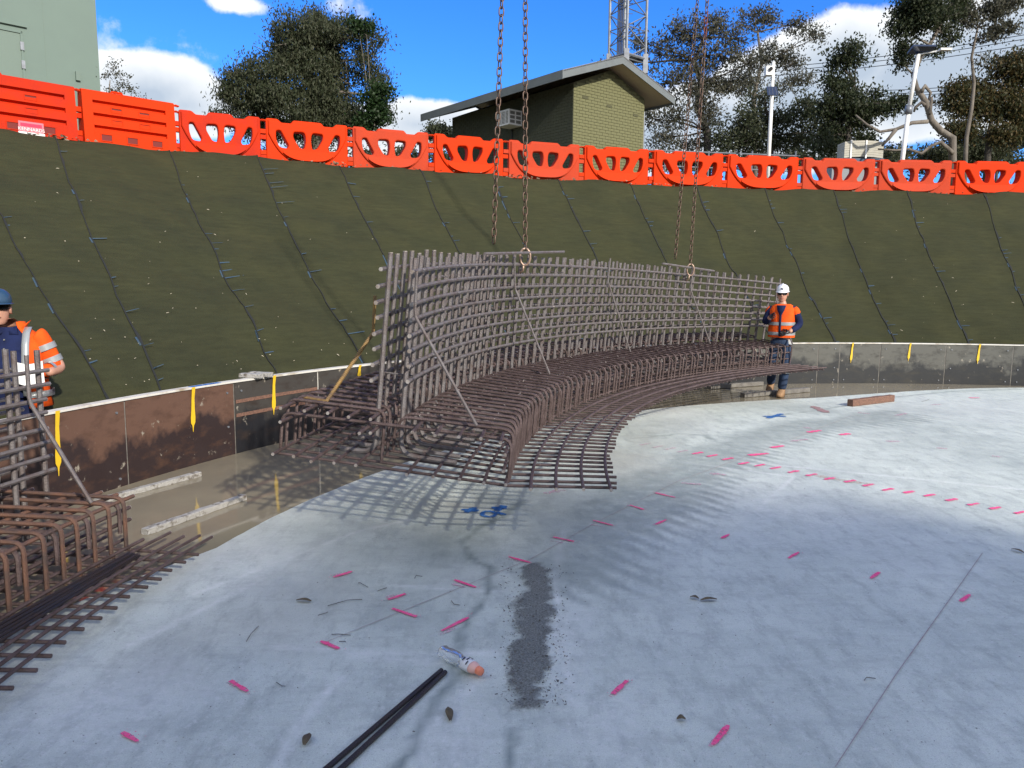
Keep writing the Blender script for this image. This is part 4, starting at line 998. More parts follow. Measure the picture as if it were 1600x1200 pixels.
# ------------------------------------------------------------------ green building at the left
def gb():
    P0 = pt(157, 141, 24); P0.z = ZL; d = Vector((-.72, -.695, 0)); back = Vector((-.695, .72, 0))
    t = thing('green_building', P0, 'tall plain pale green building at the top left with a flush door', 'building')
    mbx = MB(); H = 16
    a = P0; b = P0 + d * 14; c = b + back * 8; e = P0 + back * 8
    mbx.add([a, b, c, e] + [p + Vector((0, 0, H)) for p in (a, b, c, e)], [(0, 1, 5, 4), (1, 2, 6, 5), (2, 3, 7, 6), (3, 0, 4, 7), (4, 5, 6, 7)]); mbx.build('wall', M['green_wall'], t)
    nrm = -back
    # the door and its frame: its right jamb stands at px 35 in the photo
    def onw(px, py):
        r_ = ray(px, py); A = np.array([[r_.x, -d.x], [r_.y, -d.y]]); s_, k = np.linalg.solve(A, [P0.x, P0.y]); return k, EYE + r_.z * s_
    k1, zt = onw(34, 50); up = Vector((0, 0, 1))
    mid = P0 + d * (k1 + .75); zb = ZL + .1
    def rb_(u0, u1, z0, z1, pr, name, m_, par=t):
        q = MB(); c_ = P0 + d * ((u0 + u1) / 2) + nrm * (pr / 2) + Vector((0, 0, (z0 + z1) / 2 - ZL)); q.box(c_, (abs(u1 - u0), pr, z1 - z0), (d, nrm, up)); return q.build(name, m_, par)
    dr = rb_(k1 + .05, k1 + 2.2, zb, zt - .05, .02, 'door', M['green_door'])
    rb_(k1, k1 + .05, zb, zt, .05, 'door_frame', M['green_wall'], dr); rb_(k1, k1 + 2.3, zt - .05, zt, .05, 'door_frame', M['green_wall'], dr)
    rb_(k1 - .12, k1 + 2.4, zt + .13, zt + .17, .07, 'drip_rail', M['green_wall'])
    for z in (zt - .5, zt - 1.0): rb_(k1 - .02, k1 + .07, z, z + .22, .07, 'hinge', M['galv'], dr)
    k2, z2 = onw(121, 118); rb_(k2 - .06, k2 + .06, z2 - .15, z2 + .1, .08, 'wall_box', M['green_door'])
    for u in np.arange(1.4, 14, 2.4): rb_(u, u + .012, ZL, ZL + H, .004, 'panel_joint', M['green_door'])
gb()

# ------------------------------------------------------------------ shed
def shed():
    O = Vector((1.69, 23, ZL)); U = Vector((.78, .62, 0)).normalized(); V_ = Vector((-.62, .78, 0)).normalized(); Z = Vector((0, 0, 1))
    t = thing('brick_shed', O, 'small olive brick shed with a grey gabled roof and wall air conditioner', 'shed')
    def P(u, v, z): return O + U * u + V_ * v + Z * (z - ZL)
    ew = 7.50; ap = 8.1; wd = 3.0; ln = 6.2
    def gable_top(u): return ew + (ap - ew) * (1 - abs(u - wd / 2) / (wd / 2)) + .02
    mbx = MB(); mbx.add([P(0, 0, ZL), P(wd, 0, ZL), P(wd, 0, ew), P(wd / 2, 0, ap), P(0, 0, ew), P(0, ln, ZL), P(wd, ln, ZL), P(wd, ln, ew), P(wd / 2, ln, ap), P(0, ln, ew)],
        [(0, 1, 2, 3, 4), (5, 9, 8, 7, 6), (0, 4, 9, 5), (1, 6, 7, 2), (4, 3, 8, 9), (3, 2, 7, 8)]); wl = mbx.build('wall', M['mortar'], t)
    bl, bh, g = .23, .076, .010
    def brick_me(m_):
        me = bpy.data.meshes.new('brick'); q = MB().box((0, 0, 0), (bl, .02, bh)); me.from_pydata(q.v, [], q.f); me.materials.append(m_); return me
    bme = brick_me(M['brick']); cnt = 0; rest = MB(); zb = 5.35; row = 0
    rot = Matrix((U, -V_, Z)).transposed()
    z = ew + .6; spots = []
    while z > ZL + .3:
        u = -bl * .5 * (row % 2)
        while u < wd:
            u0, u1 = max(u, .0), min(u + bl, wd); uc = (u0 + u1) / 2
            if u1 - u0 > .05 and z + bh / 2 < min(gable_top(u0), gable_top(u1)) - .02: spots.append((uc, z, u1 - u0))
            u += bl + g
        z -= bh + g; row += 1
    for (uc, z, w) in spots:
        c = P(uc, -.004, z) + Vector((0, 0, 0))
        if cnt < 290:
            o = bpy.data.objects.new('brick', bme); COL.objects.link(o); o.parent = wl; o.matrix_local = Matrix.Translation(c - world_loc(wl)) @ rot.to_4x4() @ Matrix.Diagonal((w / bl, 1, 1, 1)); cnt += 1
        else: rest.box(c, (w, .02, bh), (U, V_, Z))
    tag(rest.build('brickwork', M['brick'], wl), kind='stuff')
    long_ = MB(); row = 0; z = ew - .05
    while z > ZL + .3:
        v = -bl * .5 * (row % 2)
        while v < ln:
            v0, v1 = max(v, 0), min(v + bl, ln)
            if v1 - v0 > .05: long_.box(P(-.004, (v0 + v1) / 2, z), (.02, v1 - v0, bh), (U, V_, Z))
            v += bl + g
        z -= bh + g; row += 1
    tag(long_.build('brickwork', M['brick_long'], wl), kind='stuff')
    # roof: sheets, soffits and fascias
    uL, uR, vF, vB = -.955, 3.73, -.6, 6.75; um = wd / 2 - .12; ze = 7.40; zr = 8.20
    for (ua, ub, za, zb_) in ((uL, um, ze, zr), (um, uR, zr, ze)):
        q = MB(); q.add([P(ua, vF, za + .17), P(ub, vF, zb_ + .17), P(ub, vB, zb_ + .17), P(ua, vB, za + .17), P(ua, vF, za + .12), P(ub, vF, zb_ + .12), P(ub, vB, zb_ + .12), P(ua, vB, za + .12)], [(0, 1, 2, 3), (7, 6, 5, 4), (0, 4, 5, 1), (2, 6, 7, 3), (1, 5, 6, 2), (0, 3, 7, 4)]); q.build('roof', M['roof'], t)
        q = MB(); q.add([P(ua, vF + .03, za), P(ub, vF + .03, zb_), P(ub, vB - .03, zb_), P(ua, vB - .03, za), P(ua, vF + .03, za + .02), P(ub, vF + .03, zb_ + .02), P(ub, vB - .03, zb_ + .02), P(ua, vB - .03, za + .02)], [(0, 3, 2, 1), (4, 5, 6, 7)]); q.build('soffit', M['soffit'], t)
        q = MB(); q.add([P(ua, vF, za - .06), P(ub, vF, zb_ - .06), P(ub, vF, zb_ + .16), P(ua, vF, za + .16), P(ua, vF + .03, za - .06), P(ub, vF + .03, zb_ - .06), P(ub, vF + .03, zb_ + .16), P(ua, vF + .03, za + .16)], [(0, 1, 2, 3), (4, 7, 6, 5), (0, 4, 5, 1), (3, 2, 6, 7)]); q.build('fascia', M['fascia'], t)
        q = MB(); q.add([P(ua, vB, za - .06), P(ub, vB, zb_ - .06), P(ub, vB, zb_ + .16), P(ua, vB, za + .16), P(ua, vB - .03, za - .06), P(ub, vB - .03, zb_ - .06), P(ub, vB - .03, zb_ + .16), P(ua, vB - .03, za + .16)], [(0, 3, 2, 1), (4, 5, 6, 7), (0, 1, 5, 4), (2, 3, 7, 6)]); q.build('fascia', M['fascia'], t)
    for u in (uL, uR):
        q = MB(); q.box(P(u, (vF + vB) / 2, ze + .05), (.03, vB - vF + .004, .24), (U, V_, Z)); q.build('gutter', M['fascia'], t)
    # vents in the gable
    for (u, z) in ((.45, 7.15), (1.45, 7.05), (2.6, 6.95)):
        q = MB(); q.box(P(u, -.02, z), (.22, .02, .07), (U, V_, Z)); q.build('wall_vent', M['mortar'], t)
    # air conditioner through the long wall
    ac = MB(); c = P(-.27, 2.63, 6.86); ac.box(c, (.52, .62, .46), (U, V_, Z)); a_ = ac.build('air_conditioner', M['white_plastic'], t)
    q = MB(); q.box(c - U * .262, (.01, .52, .36), (U, V_, Z)); q.build('grille', M['grille'], a_)
    q = MB()
    for k in range(9): q.box(c - U * .27 + Z * (-.16 + k * .04), (.012, .52, .012), (U, V_, Z))
    for k in range(2): q.box(c - U * .27 + V_ * (-.13 + k * .2), (.014, .02, .36), (U, V_, Z))
    q.build('louvres', M['white_plastic'], a_)
    q = MB()
    for k in range(3):
        for j in range(2): q.box(c - V_ * .312 + U * (-.13 + j * .24) + Z * (-.13 + k * .13), (.18, .01, .09), (U, V_, Z))
    q.build('side_vent', M['grille'], a_)
    q = MB().tube([P(-.03, 2.8, 6.6), P(-.05, 2.78, 6.3), P(-.03, 2.7, 6.0)], .02, 6); q.build('drain_hose', M['black'], a_)
shed()

# ------------------------------------------------------------------ lattice mast
def mast():
    Y_ = 33; a = pt(951, 105, Y_); b = pt(1008, 105, Y_); m_ = pt(979, 105, Y_ - .9)
    t = thing('lattice_mast', (m_.x, Y_, ZL), 'galvanised lattice radio mast rising behind the shed', 'mast')
    legs = [Vector((a.x, Y_, 0)), Vector((m_.x, Y_ - .75, 0)), Vector((b.x, Y_, 0)), Vector((m_.x + .1, Y_ + .8, 0))]
    for l in legs: MB().tube([l + Vector((0, 0, ZL)), l + Vector((0, 0, 26))], .055, 8).build('leg', M['galv'], t)
    z = ZL + .3; k = 0
    while z < 25:
        for i in range(4):
            p, q = legs[i], legs[(i + 1) % 4]
            MB().tube([p + Vector((0, 0, z)), q + Vector((0, 0, z + .62))] if (k + i) % 2 else [q + Vector((0, 0, z)), p + Vector((0, 0, z + .62))], .024, 5).build('bracing', M['galv'], t)
            if k % 2 == 0: MB().tube([p + Vector((0, 0, z)), q + Vector((0, 0, z))], .022, 5).build('rung', M['galv'], t)
        z += .62; k += 1
    zp = pt(979, 92, Y_).z
    pl = MB(); ctr = sum(legs, Vector()) / 4
    for i in range(4): p, q = legs[i], legs[(i + 1) % 4]; pl.tube([p + Vector((0, 0, zp)), q + Vector((0, 0, zp))], .06, 6)
    pl.add([p + Vector((0, 0, zp + .03)) for p in legs], [(0, 1, 2, 3)]); pl.build('platform', M['galv'], t)
    for l in legs: q = MB().box(l + Vector((0, 0, zp - .2)), (.2, .2, .75)); q.build('joint_plate', M['galv'], t)
    for k in range(4): x0 = a.x + .32 + k * .06; MB().tube([(x0, Y_ - .1, ZL), (x0 + .02, Y_ - .1, 26)], .028, 5).build('cable', M['black'], t)
    for k in range(50): z = ZL + .4 + k * .4; MB().tube([(x0 + .12, Y_ - .1, z), (x0 + .42, Y_ - .1, z)], .014, 4).build('ladder_rung', M['galv'], t)
mast()
# camera mast and solar light pole
def poles():
    Y_ = 24; p = pt(1205, 170, Y_); top = pt(1210, 97, Y_).z; t = thing('camera_mast', (p.x, Y_, ZL), 'slim white camera mast with a small solar panel', 'mast')
    MB().tube([(p.x, Y_, ZL), (p.x, Y_, top)], [.06, .05], 10).build('pole', M['white'], t, True)
    c = pt(1206, 143, Y_ - .15); q = MB(); tl = Matrix.Rotation(-.5, 3, 'X'); ax = [tl @ Vector(v) for v in ((1, 0, 0), (0, 1, 0), (0, 0, 1))]; q.box((c.x, Y_ - .2, c.z), (.30, .03, .32), ax); s_ = q.build('solar_panel', M['solar'], t)
    q = MB()
    for k in range(3): q.box(Vector((c.x - .1 + k * .1, Y_ - .22, c.z)) , (.006, .012, .31), ax)
    q.build('panel_grid', M['galv'], s_)
    c = pt(1200, 112, Y_); q = MB().box((c.x, Y_ - .05, c.z), (.2, .22, .26)); h = q.build('camera_box', M['white'], t); MB().tube([(c.x + .02, Y_ - .17, c.z + .03), (c.x + .02, Y_ - .22, c.z + .03)], .055, 10).build('lens', M['lens'], h)
    Y_ = 22; p = pt(1420, 180, Y_); top = pt(1431, 85, Y_).z; t = thing('solar_light_pole', (p.x - .04, Y_, ZL), 'white pole carrying a flat solar street light', 'light pole')
    lean = .28
    MB().tube([(p.x - .14, Y_, ZL), (p.x - .14 + lean * .45, Y_, 6.6)], .06, 10).build('lower_pole', M['white'], t, True)
    MB().tube([(p.x - .14 + lean * .45, Y_, 6.6), (p.x - .14 + lean, Y_, top)], .055, 10).build('upper_pole', M['white'], t, True)
    MB().tube([(p.x - .14 + lean * .43, Y_, 6.5), (p.x - .14 + lean * .47, Y_, 6.72)], .1, 10).build('collar', M['galv'], t, True)
    q = MB(); ax = [Matrix.Rotation(-.35, 3, 'X') @ Vector(v) for v in ((1, 0, 0), (0, 1, 0), (0, 0, 1))]; q.box((p.x + .17, Y_ - .1, top + .1), (.62, .34, .05), ax); s_ = q.build('solar_panel', M['solar'], t)
    MB().tube([(p.x + .14, Y_, top), (p.x + .7, Y_ - .1, top + .08)], .02, 6).build('lamp_arm', M['white'], t); q = MB().box((p.x + .8, Y_ - .12, top + .1), (.3, .14, .05)); q.build('lamp_head', M['white'], t)
poles()
# beige strapped stack on a dark blue tray
def stack():
    Y_ = 27; a = pt(1313, 249, Y_); b = pt(1373, 249, Y_); w = b.x - a.x; cx = (a.x + b.x) / 2; zb = a.z; zt = pt(1343, 224, Y_).z
    t = thing('strapped_stack', (cx, Y_, ZL), 'beige wrapped stack with two white straps on a dark tray', 'stack')
    n_ = 7
    for k in range(n_):
        q = MB(); z = zb + (zt - zb) * (k + .5) / n_; q.loft([[Vector((cx - w / 2 * e, Y_ - .3, z + s * (zt - zb) / n_ * .46 + .03 * (1 - abs(e)))), Vector((cx - w / 2 * e, Y_ + .3, z + s * (zt - zb) / n_ * .46))] [:: 1 if s < 0 else -1] and [Vector((cx - w / 2 * e, Y_ - .3, z - (zt - zb) / n_ * .47 + .05 * (1 - e * e))), Vector((cx - w / 2 * e, Y_ + .3, z - (zt - zb) / n_ * .47)), Vector((cx - w / 2 * e, Y_ + .3, z + (zt - zb) / n_ * .45)), Vector((cx - w / 2 * e, Y_ - .3, z + (zt - zb) / n_ * .45 + .05 * (1 - e * e)))] for e in (1, .5, 0, -.5, -1) for s in (1,)]); q.build('sheet', M['beige'], t)
    for u in (-.34, .05): q = MB().box((cx + u * w, Y_ - .32, (zb + zt) / 2 + .02), (.05, .02, zt - zb + .06)); q.build('strap', M['white'], t)
    q = MB().box((cx, Y_, zb - .1), (w * 1.0, .8, .16)); q.build('tray', M['blue_box'], t); 
    q = MB().box((cx - .2, Y_ + .1, (zb - .18 + ZL) / 2), (w * 1.25, .7, zb - .18 - ZL)); q.build('container', M['grey_box'], t)
stack()
# low site fence rails glimpsed behind the barriers
def rails():
    t = thing('site_fence', pt(1040, 260, 25), 'low galvanised fence rails behind the barriers right of the shed', 'fence')
    for y in (238, 262): MB().tube([pt(1000, y - 4, 25), pt(1250, y + 6, 25)], .025, 6).build('rail', M['galv'], t)
    for x in range(1005, 1250, 34): p = pt(x, 250, 25); MB().tube([(p.x, 25, ZL), (p.x, 25, pt(x, 236, 25).z)], .025, 6).build('post', M['galv'], t)
    a = pt(1002, 150, 27); t = thing('fence_post', (a.x, 27, ZL), 'thin galvanised post standing just right of the shed', 'post'); MB().tube([(a.x, 27, ZL), (a.x, 27, pt(1002, 182, 27).z)], .06, 8).build('post', M['galv'], t)
rails()
# power lines
def lines():
    sets = [((1120, 112), (1700, 37)), ((1120, 118), (1700, 44)), ((1120, 124), (1700, 54)), ((1330, 142), (1700, 104)), ((1330, 148), (1700, 108)), ((1330, 152), (1700, 113))]
    labs = ['topmost of the upper three power lines at the right', 'middle of the upper three power lines at the right', 'lowest of the upper three power lines at the right', 'topmost of the lower three power lines at the right', 'middle of the lower three power lines at the right', 'lowest of the lower three power lines at the right']
    for (a, b), lb in zip(sets, labs):
        A, B = pt(*a, 75), pt(*b, 60); pts = [A.lerp(B, k / 12) - Vector((0, 0, .5 * math.sin(PI * k / 12))) for k in range(13)]
        o = MB().tube(pts, .028, 4).build('power_line', M['black'], origin=A); tag(o, lb, 'power line', 'overhead power lines')
lines()

# ------------------------------------------------------------------ trees
def tree(name, label, Y_, base_px, trunk, clumps, leaf, bark, nleaf, lsz=(.12, .035), droop=.5, trunk_r=.18, cat='tree', group=None, worldclumps=None, twigs=8, seed=1, depthf=.9, links=None):
    rnd = random.Random(seed); rn = np.random.default_rng(seed)
    sc = Y_ / F
    if base_px is not None:
        base = pt(base_px, 250, Y_); base.z = ZL
        tp = [base] + [pt(x, y, Y_ + dy) for x, y, dy in trunk]
        cl = [(pt(x, y, Y_ + (rnd.uniform(-.35, .35) * rx * sc)), rx * sc, ry * sc) for x, y, rx, ry in clumps]
    else:
        base = trunk[0]; tp = trunk; cl = worldclumps
    t = thing(name, base, label, cat, group)
    nt_ = len(tp); MB().tube(tp, [trunk_r * (1 - .62 * k / max(1, nt_ - 1)) for k in range(nt_)], 9).build('trunk', bark, t, True)
    ends = []; tws = MB()
    for ci, (c, rx, ry) in enumerate(cl):
        # nearest trunk node below the clump
        cand = [p for p in tp[1:] if p.z < c.z + .2] or tp[1:2]
        s_ = min(cand, key=lambda p: (p - c).length)
        m1 = s_.lerp(c, .45) + Vector((rnd.uniform(-.12, .12) * rx, rnd.uniform(-.2, .2) * rx, rnd.uniform(-.1, .2) * ry))
        r_b = trunk_r * .32
        if (c - s_).length > .3: MB().tube([s_, s_.lerp(m1, .5) + Vector((rnd.uniform(-.1, .1), 0, rnd.uniform(-.1, .1))), m1, c], [r_b, r_b * .8, r_b * .6, r_b * .35], 6).build('limb', bark, t, True)
        for k in range(twigs):
            v = Vector(rn.normal(size=3)).normalized() * (rnd.random() ** .4); e = c + Vector((v.x * rx, v.y * rx * depthf, v.z * ry)); mm = c.lerp(e, .5) + Vector((rnd.uniform(-1, 1), rnd.uniform(-1, 1), rnd.uniform(-1, 1))) * rx * .1
            tws.tube([c, mm, e], [r_b * .35, r_b * .22, r_b * .12], 4); ends.append((ci, e))
    if tws.v: tag(tws.build('twigs', bark, t), kind='stuff')
    # leaves in small tufts through each clump
    vols = np.array([rx * rx * ry for _, rx, ry in cl]) ** .8; vols /= vols.sum(); V = []; Fc = []
    per = 22; nleaf = int(nleaf * 1.45); lsz = (lsz[0] * .82, lsz[1] * .8)
    for (c, rx, ry), fr in zip(cl, vols):
        subs = []
        for _ in range(7):
            v = rn.normal(size=3); v /= np.linalg.norm(v); subs.append(np.array(c) + v * (rnd.random() ** .5) * .85 * np.array([rx, rx * depthf, ry]))
        for g in range(max(3, int(nleaf * fr / per))):
            v = rn.normal(size=3); v /= np.linalg.norm(v); rad = rnd.random() ** .5 * .44
            if rnd.random() < .05: rad = rnd.uniform(.5, .75)
            ctr = subs[g % 7] + v * rad * np.array([rx, rx * depthf, ry]); sg = rnd.uniform(.5, 1.2) * lsz[0] * 1.7
            n_ = per
            P = ctr + rn.normal(size=(n_, 3)) * sg * np.array([1, 1, .8]); d = rn.normal(size=(n_, 3)); d[:, 2] -= droop * 2; d /= np.linalg.norm(d, axis=1)[:, None]
            w = np.cross(d, rn.normal(size=(n_, 3))); w /= np.linalg.norm(w, axis=1)[:, None]; l = lsz[0] * rn.uniform(.6, 1.4, n_)[:, None]; ww = lsz[1] * rn.uniform(.6, 1.3, n_)[:, None]
            q = np.stack([P - d * l / 2, P + w * ww, P + d * l / 2, P - w * ww], 1).reshape(-1, 3); o = len(V) * 4
            V.append(q)
    V = np.concatenate(V); V = V - np.array(base); n_ = len(V) // 4; Fc = np.arange(n_ * 4).reshape(-1, 4)
    me = bpy.data.meshes.new('crown'); me.vertices.add(len(V)); me.vertices.foreach_set('co', V.astype(np.float32).ravel()); me.loops.add(n_ * 4); me.loops.foreach_set('vertex_index', Fc.ravel().astype(np.int32)); me.polygons.add(n_); me.polygons.foreach_set('loop_start', np.arange(0, n_ * 4, 4, dtype=np.int32)); me.update(calc_edges=True); me.materials.append(leaf)
    o = bpy.data.objects.new('crown', me); COL.objects.link(o); o.parent = t
    return t
# bushy casuarina-like tree at left
tree('bushy_tree', 'dense grey-green bushy tree left of the shed', 30, 500, [(495, 190, 0), (490, 150, 0), (480, 110, 0), (500, 70, 0)],
     [(480, 70, 60, 40), (440, 85, 50, 38), (530, 62, 50, 36), (575, 92, 30, 34), (500, 34, 34, 20), (420, 130, 50, 45), (480, 130, 70, 50), (545, 130, 60, 50), (590, 150, 22, 40), (460, 180, 70, 40), (530, 185, 65, 36), (385, 165, 42, 36), (350, 150, 28, 22), (365, 115, 30, 28), (430, 200, 50, 24), (580, 190, 28, 26), (575, 55, 25, 20), (432, 58, 22, 20), (340, 185, 18, 14)],
     M['leaf_grey'], M['bark'], 56000, (.15, .03), .9, .28, seed=3, twigs=10)
tree('green_creeper', 'bright green leafy patch on the right side of the bushy tree', 29.0, 585, [(585, 190, 0)], [(588, 165, 18, 30), (575, 190, 20, 14), (560, 42, 12, 12), (572, 40, 10, 7), (600, 140, 10, 14)], M['leaf_green'], M['bark'], 2600, (.14, .06), .2, .06, cat='creeper', seed=5, twigs=4)
tree('sapling', 'thin bare sapling rising beside the green building', 21, 172, [(170, 150, 0), (172, 125, 0)], [(175, 108, 10, 9), (190, 125, 14, 10), (205, 140, 12, 10), (180, 140, 16, 10), (220, 155, 10, 6), (165, 118, 8, 10)], M['leaf_sparse'], M['bark'], 500, (.07, .025), .3, .03, seed=6, twigs=9)
tree('bushy_tree', 'small round treetop just left of the shed roof end', 45, 690, [(690, 225, 0)], [(690, 207, 18, 12), (700, 212, 14, 10)], M['leaf_grey'], M['bark'], 2200, (.2, .06), .4, .1, seed=7, twigs=4)
tree('gum_tree', 'wide thin-crowned gum tree behind the right pair of chains', 38, 1110, [(1105, 205, 0), (1090, 170, 0), (1095, 130, 0), (1085, 95, 0), (1100, 60, 0)],
     [(1085, 55, 35, 26), (1050, 50, 28, 24), (1120, 40, 35, 20), (1030, 85, 30, 26), (1075, 95, 40, 26), (1125, 85, 38, 28), (1040, 130, 34, 26), (1085, 140, 45, 26), (1140, 130, 40, 28), (1020, 185, 24, 22), (1060, 185, 34, 26), (1110, 180, 36, 26), (1045, 215, 36, 16), (1000, 65, 20, 20), (1150, 60, 24, 18), (1170, 100, 30, 22), (945, 98, 8, 8), (1100, 225, 40, 14)],
     M['leaf_sparse'], M['bark_dark'], 10500, (.19, .045), .5, .2, seed=11, twigs=16)
tree('gum_tree', 'tall airy gum tree behind the white camera mast', 42, 1185, [(1180, 200, 0), (1178, 150, 0), (1190, 100, 0), (1184, 50, 0)],
     [(1180, 22, 26, 16), (1205, 28, 24, 16), (1160, 40, 18, 12), (1235, 40, 26, 14), (1265, 55, 22, 12), (1275, 60, 14, 10), (1215, 80, 26, 14), (1195, 95, 26, 14), (1240, 100, 30, 16), (1170, 130, 30, 20), (1245, 125, 28, 16), (1220, 140, 22, 14)],
     M['leaf_sparse'], M['bark'], 4600, (.19, .045), .5, .15, seed=12, twigs=15)
tree('dark_scrub_tree', 'dark spreading scrub tree low behind the camera mast', 36, 1210, [(1205, 215, 0), (1200, 185, 0)],
     [(1160, 200, 40, 32), (1205, 180, 40, 30), (1250, 175, 36, 32), (1230, 215, 50, 24), (1170, 225, 40, 18), (1130, 215, 30, 26), (1285, 205, 36, 30), (1195, 155, 24, 16)], M['leaf_grey'], M['bark_dark'], 8500, (.18, .05), .5, .2, seed=13, twigs=14)
tree('dark_gum_tree', 'dark rounded gum tree above the beige strapped stack', 33, 1330, [(1325, 210, 0), (1328, 165, 0), (1335, 130, 0)],
     [(1325, 82, 26, 18), (1310, 98, 18, 12), (1340, 95, 16, 12), (1305, 130, 26, 24), (1330, 150, 34, 26), (1290, 160, 24, 28), (1345, 185, 34, 26), (1375, 165, 28, 22), (1310, 195, 36, 30), (1395, 160, 18, 16), (1290, 220, 30, 22), (1345, 215, 22, 14), (1415, 158, 16, 10)],
     M['leaf_dark'], M['bark_dark'], 11000, (.16, .05), .7, .16, seed=14, twigs=10)
tree('twisted_gum_tree', 'gum tree with a bare twisted trunk right of the light pole', 26, 1495, [(1488, 215, 0), (1470, 205, 0), (1455, 188, 0), (1447, 160, 0), (1432, 138, 0), (1427, 118, 0), (1438, 90, 0), (1452, 70, 0), (1465, 48, 0)],
     [(1425, 20, 30, 20), (1465, 25, 34, 26), (1410, 45, 22, 16), (1440, 5, 40, 16), (1480, 50, 20, 14), (1420, 75, 26, 12), (1410, 98, 16, 10), (1455, 80, 18, 8), (1490, 10, 24, 20), (1400, 25, 14, 14)],
     M['leaf_dark'], M['bark'], 9500, (.12, .035), .7, .13, seed=15, twigs=9)
def bare_limb():
    t = thing('fallen_limb', pt(1400, 262, 26), 'bare crooked grey limbs reaching left behind the light pole', 'branch')
    for L_ in ([(1490, 240), (1470, 222), (1455, 228), (1440, 240), (1420, 233), (1400, 235), (1372, 233)], [(1450, 190), (1425, 192), (1400, 202), (1375, 206), (1355, 195), (1337, 180)], [(1400, 202), (1390, 215), (1378, 228)], [(1445, 165), (1440, 160), (1430, 168), (1428, 175)], [(1452, 178), (1455, 160), (1456, 152)], [(1440, 143), (1445, 134), (1454, 145), (1450, 160)]):
        MB().tube([pt(x, y, 25.9 + i * .05) for i, (x, y) in enumerate(L_)], [.07 - .05 * i / len(L_) for i in range(len(L_))], 7).build('limb', M['bark'], t, True)
bare_limb()
tree('slender_gum_tree', 'slender gum tree at the top right with a pale curved stem', 27, 1512, [(1510, 215, 0), (1518, 170, 0), (1522, 130, 0), (1518, 90, 0), (1524, 60, 0), (1528, 42, 0)],
     [(1510, 20, 26, 18), (1545, 15, 30, 20), (1570, 8, 24, 14), (1580, 40, 14, 10), (1560, 45, 24, 8), (1550, 58, 20, 6), (1500, 5, 20, 16), (1525, 95, 8, 6)],
     M['leaf_sparse'], M['bark'], 4200, (.12, .035), .8, .075, seed=16, twigs=12)
tree('bronze_tipped_shrub_tree', 'dense bronze-tipped tree at the right edge behind the barriers', 29, 1545, [(1545, 215, 0), (1550, 180, 0)],
     [(1570, 105, 30, 20), (1595, 115, 26, 34), (1550, 150, 32, 28), (1585, 165, 30, 34), (1505, 140, 26, 22), (1490, 165, 24, 26), (1530, 180, 30, 26), (1580, 205, 34, 26), (1510, 205, 30, 22), (1610, 140, 30, 50)],
     M['leaf_brown'], M['bark_dark'], 17000, (.15, .04), .6, .15, seed=17, twigs=10)
tree('grey_scrub', 'low grey-green scrub at the far right behind the barriers', 34, 1560, [(1560, 235, 0)], [(1560, 225, 46, 22), (1600, 215, 34, 30), (1500, 235, 40, 14), (1460, 240, 30, 12), (1385, 240, 14, 10)], M['leaf_grey'], M['bark_dark'], 9000, (.16, .05), .4, .1, cat='scrub', seed=18, twigs=6)
tree('distant_scrub', 'band of low distant scrub seen through the barrier openings', 60, 900, [(900, 238, 0)], [(x, 248 + (x % 7), 34, 13) for x in range(300, 1650, 55) if not 690 < x < 1000], M['leaf_grey'], M['bark_dark'], 14000, (.35, .1), .2, .1, cat='scrub', seed=19, twigs=2)
# unseen trees added behind the camera to cast shade over the near slab
def added_shade_tree(x, y, h, r_, seed, label, n=16000):
    b = Vector((x, y, ZL)); tr = [b, b + Vector((.2, 0, h * .35)), b + Vector((-.1, .2, h * .6)), b + Vector((0, 0, h * .8))]
    rnd = random.Random(seed); cl = []
    for k in range(14):
        a = rnd.random() * 2 * PI; q = rnd.random() ** .5 * r_ * .75; cl.append((b + Vector((q * math.cos(a), q * math.sin(a), h * rnd.uniform(.45, .86))), r_ * rnd.uniform(.35, .5), r_ * rnd.uniform(.28, .4)))
    tree('added_shade_tree', label, 20, None, tr, None, M['leaf_dark'], M['bark'], n, (.38, .17), .4, .3, worldclumps=cl, seed=seed, twigs=4, group='unseen trees added for their shade')
added_shade_tree(14.4, -18.2, 10.5, 3.3, 41, 'unseen leafy tree added behind the camera for shade, the nearer of two')
added_shade_tree(18.6, -20.6, 10.0, 3.5, 42, 'unseen leafy tree added behind the camera for shade, the farther of two')

